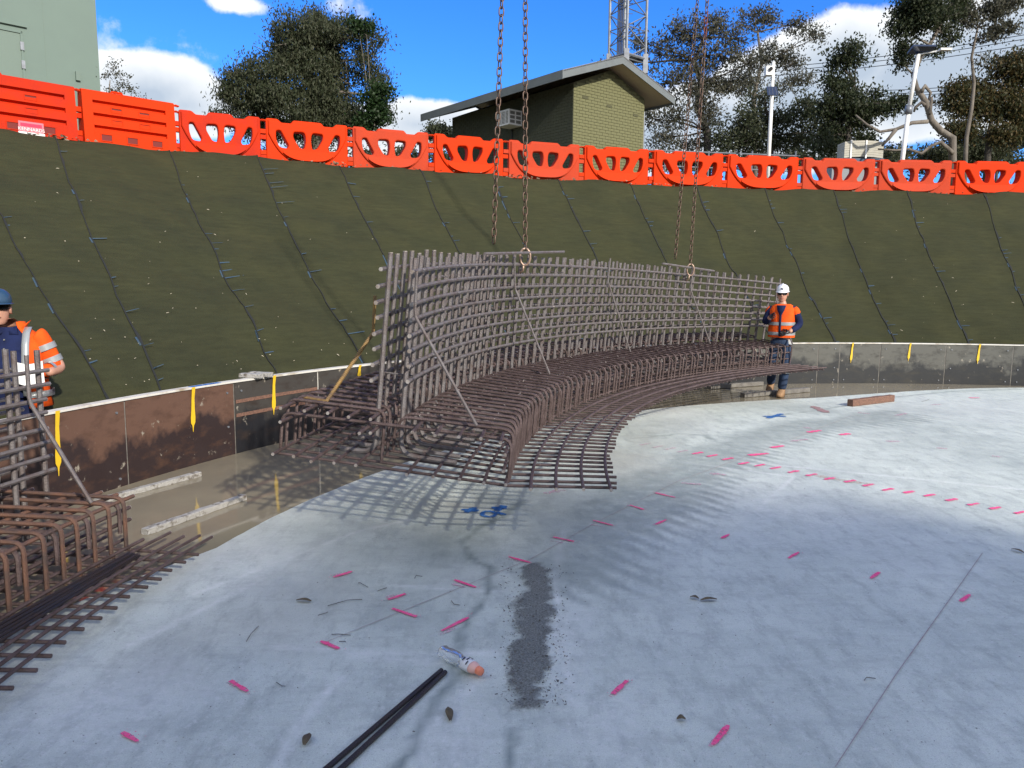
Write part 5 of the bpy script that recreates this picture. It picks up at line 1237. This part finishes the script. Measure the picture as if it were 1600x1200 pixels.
# ------------------------------------------------------------------ bottle
def bottle():
    a = at(690, 1016, .036); b = at(745, 1046, .03); a.z = .036; b.z = .03; ax = (b - a).normalized(); L_ = (b - a).length + .03
    up = Vector((0, 0, 1)); s_ = ax.cross(up).normalized(); up = s_.cross(ax)
    t = thing('plastic_bottle', Vector((a.x, a.y, 0)), 'crushed clear plastic bottle with a white label and orange cap', 'bottle')
    def lathe(prof, name, m_, sq=.8, par=t):
        rg = []
        for i, (u, r_) in enumerate(prof):
            c = a + ax * (u * L_); rg.append([c + s_ * (r_ * math.cos(2 * PI * k / 18)) * (1 + .06 * math.sin(3 * k + i)) + up * (r_ * sq * math.sin(2 * PI * k / 18)) for k in range(18)])
        return MB().loft(rg).build(name, m_, par, True)
    lathe([(0, .012), (.01, .028), (.05, .034), (.12, .030), (.2, .035), (.34, .036), (.46, .031), (.52, .026), (.56, .031), (.6, .033)], 'body', M['bottle'])
    lathe([(.585, .031), (.6, .0345), (.68, .035), (.76, .034), (.775, .031)], 'label', M['bottle_label'])
    lathe([(.775, .031), (.8, .032), (.86, .026), (.9, .018), (.91, .015)], 'shoulder', mat('peach_plastic', (.85, .5, .42), .3))
    lathe([(.905, .017), (.915, .019), (.97, .019), (1.0, .017)], 'cap', M['bottle_orange'], 1)
    for k, (u, ang, w) in enumerate(((.62, 1.2, .35), (.68, 1.5, .3), (.73, .9, .35), (.66, 2.1, .3), (.72, 2.0, .25))):
        q = MB(); V = []
        for du in (-.012, .012):
            for j in range(4): an = ang + w * (j / 3 - .5) * 1.6; V.append(a + ax * ((u + du) * L_) + s_ * (.0372 * math.cos(an)) + up * (.0372 * .82 * math.sin(an)))
        q.add(V, [(j, j + 1, j + 5, j + 4) for j in range(3)]); q.build('label_print', M['navy'] if k % 2 else M['black'], t)
bottle()

# ------------------------------------------------------------------ people
def skin(name, nodes, edges, m_, parent, sub=2, root=0):
    """nodes: [(x,y,z,r[,ry])] world coordinates"""
    off = world_loc(parent); me = bpy.data.meshes.new('tmp'); me.from_pydata([(n[0] - off.x, n[1] - off.y, n[2] - off.z) for n in nodes], edges, [])
    o = bpy.data.objects.new('tmp', me); COL.objects.link(o); md = o.modifiers.new('s', 'SKIN'); md.use_smooth_shade = True; md.branch_smoothing = .3
    for i, n in enumerate(nodes): sv = me.skin_vertices[0].data[i]; sv.radius = (n[3], n[4] if len(n) > 4 else n[3]); sv.use_root = (i == root)
    sb = o.modifiers.new('b', 'SUBSURF'); sb.levels = sub; sb.render_levels = sub
    dg = bpy.context.evaluated_depsgraph_get(); dg.update(); m2 = bpy.data.meshes.new_from_object(o.evaluated_get(dg)); bpy.data.objects.remove(o)
    m2.materials.clear(); m2.materials.append(m_); m2.name = name; m2.polygons.foreach_set('use_smooth', [True] * len(m2.polygons))
    r = bpy.data.objects.new(name, m2); COL.objects.link(r); r.parent = parent; return r
def frame(yaw):  # yaw: direction the body faces, 0 = towards the camera (-Y)
    c, s = math.cos(yaw), math.sin(yaw); return Vector((c, s, 0)), Vector((s, -c, 0)), Vector((0, 0, 1))  # X = image right, Fv = forward, Z
def head(parent, ctr, yaw, pitch, s, helmet, hcol, hair=True, body=None):
    X, Fv, Z = frame(yaw); Rm = Matrix.Rotation(pitch, 3, X); Fv = Rm @ Fv; Z = Rm @ Z
    def P(x, f, z): return ctr + X * (x * s) + Fv * (f * s) + Z * (z * s)
    rg = []
    prof = [(-.118, .028, .03, .035), (-.108, .045, .048, .03), (-.09, .056, .062, .018), (-.06, .066, .078, .008), (-.03, .071, .088, .002), (0, .074, .093, 0), (.03, .076, .096, -.002), (.06, .074, .094, -.004), (.085, .064, .082, -.005), (.105, .045, .058, -.006), (.117, .02, .025, -.006)]
    n_ = 24
    for z, rx, rf, of in prof:
        ring = []
        for k in range(n_):
            a = 2 * PI * k / n_; x = math.cos(a) * rx; f = math.sin(a) * rf + of
            if math.sin(a) > .6 and -.02 < z < .05: f -= .006 * (1 if abs(math.cos(a)) > .25 else 0)
            ring.append(P(x, f, z))
        rg.append(ring)
    h = MB().loft(rg).build('head', M['skin'], parent, True)
    MB().loft([[P(-.008, .088, .025), P(.008, .088, .025), P(.006, .08, .03), P(-.006, .08, .03)], [P(-.012, .108, -.012), P(.012, .108, -.012), P(.014, .085, -.008), P(-.014, .085, -.008)], [P(-.017, .106, -.026), P(.017, .106, -.026), P(.017, .08, -.022), P(-.017, .08, -.022)], [P(-.013, .094, -.034), P(.013, .094, -.034), P(.012, .08, -.03), P(-.012, .08, -.03)]]).build('nose', M['skin'], h, True)
    MB().loft([[P(-.026, .086, -.058), P(-.024, .082, -.064), P(-.025, .08, -.058)], [P(-.008, .096, -.052), P(-.008, .094, -.066), P(-.008, .085, -.06)], [P(.008, .096, -.052), P(.008, .094, -.066), P(.008, .085, -.06)], [P(.026, .086, -.058), P(.024, .082, -.064), P(.025, .08, -.058)]]).build('mouth', M['lips'], h, True)
    for sd in (-1, 1):
        MB().loft([[P(sd * (.072 + .0), .0 + .018 * math.cos(a), .03 * math.sin(a) - .005) for a in np.linspace(0, 2 * PI, 9)[:-1]], [P(sd * .088, -.008 + .02 * math.cos(a), .034 * math.sin(a) - .003) for a in np.linspace(0, 2 * PI, 9)[:-1]], [P(sd * .084, -.004 + .01 * math.cos(a), .018 * math.sin(a) - .003) for a in np.linspace(0, 2 * PI, 9)[:-1]]]).build('ear', M['skin'], h, True)
        # dark safety glasses, wrapping round
        MB().loft([[P(sd * x, f, z) for z in (.033, .036, .03, .004, -.002, .002)] for x, f in ((.004, .098), (.02, .102), (.045, .094), (.066, .073), (.074, .05))]).build('glasses', M['lens'], h, True)
        MB().tube([P(sd * .075, .05, .025), P(sd * .08, -.01, .022)], .004 * s, 5).build('glasses_arm', M['black'], h)
    if hair: MB().loft([[P(math.cos(a) * rx, math.sin(a) * rf - .012, z) for a in np.linspace(PI * .95, PI * 2.05, 12)] + [P(math.cos(a) * (rx - .01), math.sin(a) * (rf - .01) - .012, z) for a in np.linspace(PI * 2.05, PI * .95, 12)] for z, rx, rf in ((-.05, .07, .08), (0, .078, .09), (.05, .08, .092))]).build('hair', M['hair'], h, True)
    # helmet with crown ridge, brim and peak
    rg = []
    for z, rx, rf in ((.045, .093, .118), (.055, .095, .12), (.08, .094, .117), (.11, .086, .106), (.135, .068, .085), (.152, .042, .054), (.159, .014, .018)):
        rg.append([P(math.cos(2 * PI * k / 28) * rx, math.sin(2 * PI * k / 28) * rf - .006, z + (.004 if abs(math.cos(2 * PI * k / 28)) < .25 else 0)) for k in range(28)])
    hm = MB().loft(rg).build('helmet', hcol, parent, True)
    rim = [[P(math.cos(2 * PI * k / 28) * rx, (math.sin(2 * PI * k / 28) * rf - .006) + (.045 * max(0, math.sin(2 * PI * k / 28)) ** 1.5 * ex), z) for k in range(28)] for rx, rf, z, ex in ((.094, .119, .050, 0), (.106, .131, .043, 1), (.106, .131, .039, 1), (.092, .117, .041, 0))]
    MB().loft(rim, cap=False).build('brim', hcol, hm, True)
    MB().tube([P(0, -.11, .09), P(0, -.06, .145), P(0, 0, .166), P(0, .06, .148), P(0, .105, .1)], .009 * s, 6).build('ridge', hcol, hm, True)
    return h, hm, P
def hand(parent, wrist, dirv, palmn, m_=None, size=1.0, curl=.9, side=1, name='hand'):
    """one palm, four fingers and a thumb as one skinned mesh"""
    d = Vector(dirv).normalized(); n = Vector(palmn); n = (n - d * n.dot(d)).normalized(); x = d.cross(n) * side; s = size
    W_ = Vector(wrist); nodes = [(*W_, .022 * s, .018 * s), (*(W_ + d * .04 * s), .03 * s, .016 * s), (*(W_ + d * .075 * s), .034 * s, .014 * s)]; edges = [(0, 1), (1, 2)]
    for i, (off, ln) in enumerate(((-.032, .068), (-.011, .078), (.011, .072), (.031, .056))):
        p = W_ + d * .082 * s + x * off * s; nodes.append((*p, .0098 * s)); k = len(nodes) - 1; edges.append((2, k)); cur = d.copy(); pp = p
        for j, fr in enumerate((.45, .32, .23)):
            cur = (Matrix.Rotation(curl * (.55 + .12 * j), 3, x * side) @ cur) if True else cur
            pp = pp + cur * ln * fr * s; nodes.append((*pp, (.0092 - .0012 * j) * s)); edges.append((len(nodes) - 2, len(nodes) - 1))
    p = W_ + d * .03 * s - x * .034 * s; nodes.append((*p, .013 * s)); edges.append((1, len(nodes) - 1)); td = (d * .7 - x * .55 + n * .35).normalized()
    for ln in (.035, .028): p = p + td * ln * s; nodes.append((*p, .0105 * s)); edges.append((len(nodes) - 2, len(nodes) - 1)); td = (td + n * .4 + d * .2).normalized()
    return skin(name, nodes, edges, m_ or M['skin'], parent, 2, 0)
def band(parent, pts, w, h, m_, name='tape'):
    return MB().loft([[p for p in q] for q in pts]).build(name, m_, parent, True)
def torso_rings(X, Fv, ctr_fn, rows, n=24, ex=0.0):
    rg = []
    for (z, rx, rf, fo) in rows:
        c = ctr_fn(z); rg.append([c + X * (math.copysign(abs(math.cos(a)) ** .8, math.cos(a)) * (rx + ex)) + Fv * (math.sin(a) * (rf + ex) + fo) for a in [2 * PI * k / n for k in range(n)]])
    return rg

def worker_right():
    Y_ = 12.15; bx_ = pt(1222, 500, Y_).x; base = Vector((bx_, Y_, 0))
    t = thing('person', base, 'worker in a white helmet and orange vest guiding the far end of the hanging cage', 'person')
    X, Fv, Z = frame(-.5)
    def P(x, f, z): return base + X * x + Fv * f + Z * z
    def W3(px, py, dy): return pt(px, py, Y_ + dy)
    hip = .93; sh = 1.40
    lk, rk = P(.10, .10, .50), P(-.09, .02, .50)
    lf = at(1222, 620, 0); lf.y = 11.98; lf.x = (1222 - 800) / F * lf.y * 1.0; rf_ = P(-.16, -.28, .12)
    # continuous body under the clothes
    nodes = [(*P(0, 0, .95), .14, .11), (*P(0, 0, 1.15), .14, .10), (*P(0, 0, 1.35), .15, .10), (*P(0, .01, 1.45), .055), (*P(0, .03, 1.53), .05),
             (*P(.09, 0, .86), .085), (*P(.10, .06, .50), .06), (*P(.06, .08, .10), .042), (*P(-.09, 0, .86), .085), (*P(-.10, .05, .50), .06), (*P(-.16, -.22, .16), .042),
             (*P(.18, 0, 1.38), .055), (*P(.27, -.02, 1.14), .043), (*P(.14, .18, 1.02), .032), (*P(-.18, 0, 1.38), .055), (*P(-.24, .05, 1.15), .043), (*P(-.13, .26, 1.26), .032)]
    skin('body', nodes, [(0, 1), (1, 2), (2, 3), (3, 4), (0, 5), (5, 6), (6, 7), (0, 8), (8, 9), (9, 10), (2, 11), (11, 12), (12, 13), (2, 14), (14, 15), (15, 16)], M['skin'], t)
    skin('trousers', [(*P(0, 0, .97), .165, .125), (*P(0, -.01, .88), .17, .125), (*P(.09, .01, .78), .105), (*P(.10, .08, .50), .082), (*P(.08, .07, .28), .074), (*P(.06, .07, .09), .072), (*P(-.09, .01, .78), .105), (*P(-.10, .06, .50), .082), (*P(-.13, -.1, .32), .074), (*P(-.16, -.2, .15), .072)],
         [(0, 1), (1, 2), (2, 3), (3, 4), (4, 5), (1, 6), (6, 7), (7, 8), (8, 9)], M['denim'], t)
    skin('shirt', [(*P(0, 0, .98), .155, .12), (*P(0, 0, 1.18), .155, .12), (*P(0, 0, 1.34), .165, .115), (*P(0, .01, 1.44), .075), (*P(.18, 0, 1.37), .075), (*P(.275, -.02, 1.14), .062), (*P(.17, .15, 1.03), .045), (*P(-.18, 0, 1.37), .075), (*P(-.25, .05, 1.15), .062), (*P(-.15, .22, 1.24), .045)],
         [(0, 1), (1, 2), (2, 3), (2, 4), (4, 5), (5, 6), (2, 7), (7, 8), (8, 9)], M['navy'], t)
    # open vest with short sleeves over the shirt
    rows = [(.93, .19, .15, 0), (1.0, .195, .155, 0), (1.15, .185, .15, 0), (1.28, .185, .145, 0), (1.36, .19, .13, 0), (1.42, .15, .10, 0), (1.45, .10, .075, -.01)]
    v = MB(); rg = torso_rings(X, Fv, lambda z: P(0, 0, z), rows, 28, .012); v.loft(rg, cap=False); vest = v.build('vest', M['hivis'], t, True)
    for sd in (1, -1):
        skin('vest_sleeve', [(*P(sd * .14, 0, 1.385), .068), (*P(sd * .19, 0, 1.355), .078), (*P(sd * .235, -.005, 1.25), .072)], [(0, 1), (1, 2)], M['hivis'], t, 1)
    for (z0, z1) in ((1.12, 1.17), (.965, 1.015)):
        MB().loft(torso_rings(X, Fv, lambda z: P(0, 0, z), [(z, .19, .153, 0) for z in (z0, z1)], 28, .017), cap=False).build('reflective_tape', M['tape'], vest, True)
    MB().loft([[P(-.016, .172, z), P(.016, .172, z), P(.016, .12, z), P(-.016, .12, z)] for z in (.95, 1.15, 1.28)] + [[P(-.055, .158, 1.36), P(.055, .158, 1.36), P(.05, .1, 1.36), P(-.05, .1, 1.36)], [P(-.07, .115, 1.43), P(.07, .115, 1.43), P(.05, .05, 1.43), P(-.05, .05, 1.43)]]).build('shirt_front', M['navy'], t, True)
    for c_, z0 in ((P(.10, .075, .40), .40),): MB().loft([[c_ + Vector((math.cos(a) * .088, math.sin(a) * .088, dz)) for a in np.linspace(0, 2 * PI, 17)[:-1]] for dz in (-.03, .03)], cap=False).build('trouser_tape', M['tape'], t, True)
    MB().loft([[P(-.11, .02, .42 + dz) + Vector((math.cos(a) * .086, math.sin(a) * .086, 0)) for a in np.linspace(0, 2 * PI, 17)[:-1]] for dz in (-.03, .03)], cap=False).build('trouser_tape', M['tape'], t, True)
    MB().box(P(.15, .07, .86), (.05, .01, .07), (X, Fv, Z)).build('trouser_badge', M['white'], t)
    hand(t, P(.15, .175, 1.02), P(.05, .24, 1.0) - P(.15, .175, 1.02), -X * .3 + Z * -.3 - Fv * .5, M['black'], 1.1, .8, 1, 'glove'); hand(t, P(-.14, .24, 1.25), P(-.1, .34, 1.27) - P(-.14, .24, 1.25), X * .6 - Z * .2, M['black'], 1.1, .8, -1, 'glove')
    for (p, toe, lift) in ((P(.06, .07, 0), Fv, 0), (P(-.16, -.22, .06), (Fv - Z * .35).normalized(), .04)):
        b = MB(); rg = []
        for (f, w, h0, h1) in ((-.10, .035, .0, .06), (-.08, .045, 0, .14), (.0, .048, 0, .15), (.05, .05, 0, .11), (.12, .053, 0, .08), (.18, .046, 0, .065), (.205, .025, .01, .045)):
            c = p + toe * f; rg.append([c + X * (sx_ * w) + Z * (h0 if sz_ < 0 else h1 * (1 if abs(sx_) < .8 else .75)) for sx_, sz_ in ((-1, -1), (1, -1), (1, 1), (.6, 1), (-.6, 1), (-1, 1))])
        b.loft(rg); b.build('boot', M['boot'], t, True)
    hd, hm, HP = head(t, P(-.01, .02, 1.605), -.42, .12, .98, True, M['helmet_white'], True)
    MB().box(HP(0, .108, .095), (.04, .01, .02), (X, Fv, Z)).build('helmet_badge', M['navy'], hm)
worker_right()

def worker_left():
    Y_ = 6.15; base = Vector((pt(16, 520, Y_).x, Y_, 0.0)); base.z = -.05
    t = thing('person', base, 'worker in a blue helmet and open orange jacket holding paper at the left edge', 'person')
    X, Fv, Z = frame(.28)
    def P(x, f, z): return base + X * x + Fv * f + Z * (z + .05)
    hz = 1.44
    skin('body', [(*P(0, 0, .85), .17, .14), (*P(0, .02, 1.05), .18, .15), (*P(0, 0, 1.22), .17, .12), (*P(-.01, .01, 1.33), .07), (*P(-.03, .03, 1.40), .062),
                  (*P(.1, 0, .75), .10), (*P(.11, .02, .42), .07), (*P(.12, 0, .08), .05), (*P(-.1, 0, .75), .10), (*P(-.11, .02, .42), .07), (*P(-.12, 0, .08), .05),
                  (*P(.21, 0, 1.23), .062), (*P(.34, -.02, .99), .05), (*P(.30, .2, .98), .036), (*P(-.21, 0, 1.23), .062), (*P(-.32, 0, .98), .05), (*P(-.16, .24, 1.0), .036)],
         [(0, 1), (1, 2), (2, 3), (3, 4), (0, 5), (5, 6), (6, 7), (0, 8), (8, 9), (9, 10), (2, 11), (11, 12), (12, 13), (2, 14), (14, 15), (15, 16)], M['skin'], t)
    skin('trousers', [(*P(0, 0, .86), .19, .15), (*P(0, 0, .78), .19, .15), (*P(.10, 0, .68), .12), (*P(.11, .03, .42), .09), (*P(.12, 0, .1), .085), (*P(-.1, 0, .68), .12), (*P(-.11, .03, .42), .09), (*P(-.12, 0, .1), .085)], [(0, 1), (1, 2), (2, 3), (3, 4), (1, 5), (5, 6), (6, 7)], M['navy'], t)
    rows = [(.78, .20, .17, .02), (.9, .21, .19, .03), (1.02, .205, .185, .03), (1.14, .20, .16, .015), (1.24, .185, .13, 0), (1.30, .13, .10, 0), (1.335, .075, .075, .01)]
    sh = MB().loft(torso_rings(X, Fv, lambda z: P(0, 0, z), rows, 28, 0), cap=False).build('shirt', M['navy'], t, True)
    for sd in (-1, 1):
        MB().loft([[P(sd * .012, .075, 1.325), P(sd * .07, .07, 1.345), P(sd * .075, .055, 1.33), P(sd * .012, .065, 1.31)], [P(sd * .03, .125, 1.285), P(sd * .085, .11, 1.28), P(sd * .085, .10, 1.275), P(sd * .03, .115, 1.28)]]).build('collar', M['navy'], sh, True)
        MB().loft([[P(sd * .075, .165, z), P(sd * .15, .15, z), P(sd * .15, .14, z), P(sd * .075, .155, z)] for z in (1.06, 1.16)]).build('shirt_pocket', M['navy'], sh)
    for z in (1.24, 1.17, 1.10, 1.0): MB().tube([P(0, .142 + (1.24 - z) * .27, z), P(0, .152 + (1.24 - z) * .27, z)], .006, 8).build('button', M['grille'], sh)
    # open jacket: two front panels plus back, made as an open shell
    jk = MB(); rows = [(.70, .28, .22, .02), (.82, .255, .215, .02), (.95, .245, .215, .02), (1.08, .245, .19, .01), (1.2, .235, .155, 0), (1.285, .185, .12, -.005), (1.335, .115, .095, -.01), (1.375, .105, .09, -.015)]
    rg = []
    for (z, rx, rf, fo) in rows:
        op = .50 if z < 1.0 else (.52 if z < 1.2 else .62); a0 = PI / 2 + op * (1 if z > .8 else .95); a1 = PI / 2 - op * (1.1 if z < .9 else 1) + 2 * PI
        outr = []; inr = []
        for k in range(25):
            a = a0 + (a1 - a0) * k / 24; cx = math.copysign(abs(math.cos(a)) ** .85, math.cos(a)); rip = 1 + .03 * math.sin(a * 7 + z * 9)
            outr.append(P(cx * rx * rip, math.sin(a) * rf * rip + fo, z)); inr.append(P(cx * (rx - .014) * rip, math.sin(a) * (rf - .014) * rip + fo, z))
        rg.append(outr + inr[::-1])
    jk.loft(rg); jo = jk.build('jacket', M['hivis'], t, True)
    for sd in (1, -1):
        tip = P(.265, .19, .985) if sd > 0 else P(-.18, .2, 1.0); el = P(sd * .30, -.02, 1.0); s0 = P(sd * .20, 0, 1.255)
        skin('jacket_sleeve', [(*P(sd * .17, 0, 1.27), .085), (*s0, .09), (*(s0.lerp(el, .5)), .082), (*el, .076), (*(el.lerp(tip, .55)), .064), (*tip, .052)], [(0, 1), (1, 2), (2, 3), (3, 4), (4, 5)], M['hivis'], t)
        for f0 in (.35, .75):
            c = s0.lerp(el, f0); ax_ = (el - s0).normalized(); u = ax_.cross(Vector((0, 1, 0))).normalized(); w = ax_.cross(u); rr = .092 - .012 * f0
            MB().loft([[c + ax_ * dz + (u * math.cos(a) + w * math.sin(a)) * (rr) for a in np.linspace(0, 2 * PI, 19)[:-1]] for dz in (-.024, .024)], cap=False).build('reflective_tape', M['tape'], jo, True)
        c = el.lerp(tip, .6); ax_ = (tip - el).normalized(); u = ax_.cross(Vector((0, 0, 1))).normalized(); w = ax_.cross(u)
        MB().loft([[c + ax_ * dz + (u * math.cos(a) + w * math.sin(a)) * .068 for a in np.linspace(0, 2 * PI, 19)[:-1]] for dz in (-.022, .022)], cap=False).build('reflective_tape', M['tape'], jo, True)
        # shoulder braces of tape and a standing collar tip
        MB().loft([[P(sd * (.12 + .02 * (1.3 - z)), f, z) for sgn in (0,)] + [P(sd * (.17 + .02 * (1.3 - z)), f - .004, z), P(sd * (.17 + .02 * (1.3 - z)), f - .02, z), P(sd * (.12 + .02 * (1.3 - z)), f - .016, z)] for z, f in ((.8, .228), (.95, .232), (1.08, .205), (1.2, .168), (1.29, .118), (1.335, .05))]).build('reflective_tape', M['tape'], jo, True)
        MB().loft([[P(sd * .085, .06, 1.30), P(sd * .115, .0, 1.33), P(sd * .105, -.01, 1.33), P(sd * .075, .05, 1.30)], [P(sd * .13, .065, 1.36), P(sd * .155, .0, 1.39), P(sd * .145, -.01, 1.385), P(sd * .12, .055, 1.355)]]).build('jacket_collar', M['hivis'], jo, True)
    for z0 in (.78, .93):
        rg = []
        for z in (z0, z0 + .05):
            row = []; 
            for k in range(25):
                a0 = PI / 2 + .5; a1 = PI / 2 - .5 + 2 * PI; a = a0 + (a1 - a0) * k / 24; cx = math.copysign(abs(math.cos(a)) ** .85, math.cos(a)); rx = .283 - (z0 - .78) * .15 + .006; row.append(P(cx * rx, math.sin(a) * .225 + .02, z))
            rg.append(row + row[::-1])
        MB().loft([[p for p in r_] for r_ in rg]).build('reflective_tape', M['tape'], jo, True)
    hand(t, P(.265, .20, .985), P(.19, .30, .97) - P(.265, .20, .985), -X * .8 - Fv * .2, M['skin'], 1.08, .7, 1); hand(t, P(-.17, .21, 1.0), P(-.10, .29, .99) - P(-.17, .21, 1.0), X * .8, M['skin'], 1.08, .7, -1)
    for sd in (-1, 1):
        b = MB(); rg = []
        for (f, w, h1) in ((-.11, .04, .07), (-.08, .05, .15), (.02, .05, .15), (.08, .053, .10), (.16, .052, .07), (.20, .03, .05)):
            c = P(sd * .12, f, -.04); rg.append([c + X * (sx_ * w) + Z * (0 if sz_ < 0 else h1 * (1 if abs(sx_) < .8 else .75)) for sx_, sz_ in ((-1, -1), (1, -1), (1, 1), (.6, 1), (-.6, 1), (-1, 1))])
        b.loft(rg).build('boot', M['boot'], t, True)
    head(t, P(-.06, .04, 1.475), .48, .0, 1.04, True, M['helmet_blue'], True)
    # paper he holds: a thing of its own
    pc = P(.20, .31, .99); q = MB(); rg = []
    for k in range(6):
        u = k / 5; rg.append([pc + X * (-.10 + .20 * u) + Z * (.10 - .03 * math.sin(u * 3)) + Fv * (.01 * math.sin(u * 6)), pc + X * (-.09 + .19 * u) + Z * (-.10 + .05 * abs(u - .5)) + Fv * (.03 * math.sin(u * 4)), pc + X * (-.09 + .19 * u) + Z * (-.10 + .05 * abs(u - .5)) + Fv * (.03 * math.sin(u * 4) - .002), pc + X * (-.10 + .20 * u) + Z * (.10 - .03 * math.sin(u * 3)) + Fv * (.01 * math.sin(u * 6) - .002)])
    o = q.loft(rg).build('sheet_of_paper', M['paper'], origin=pc); tag(o, 'white sheets of paper held by the worker in the blue helmet', 'paper')
worker_left()
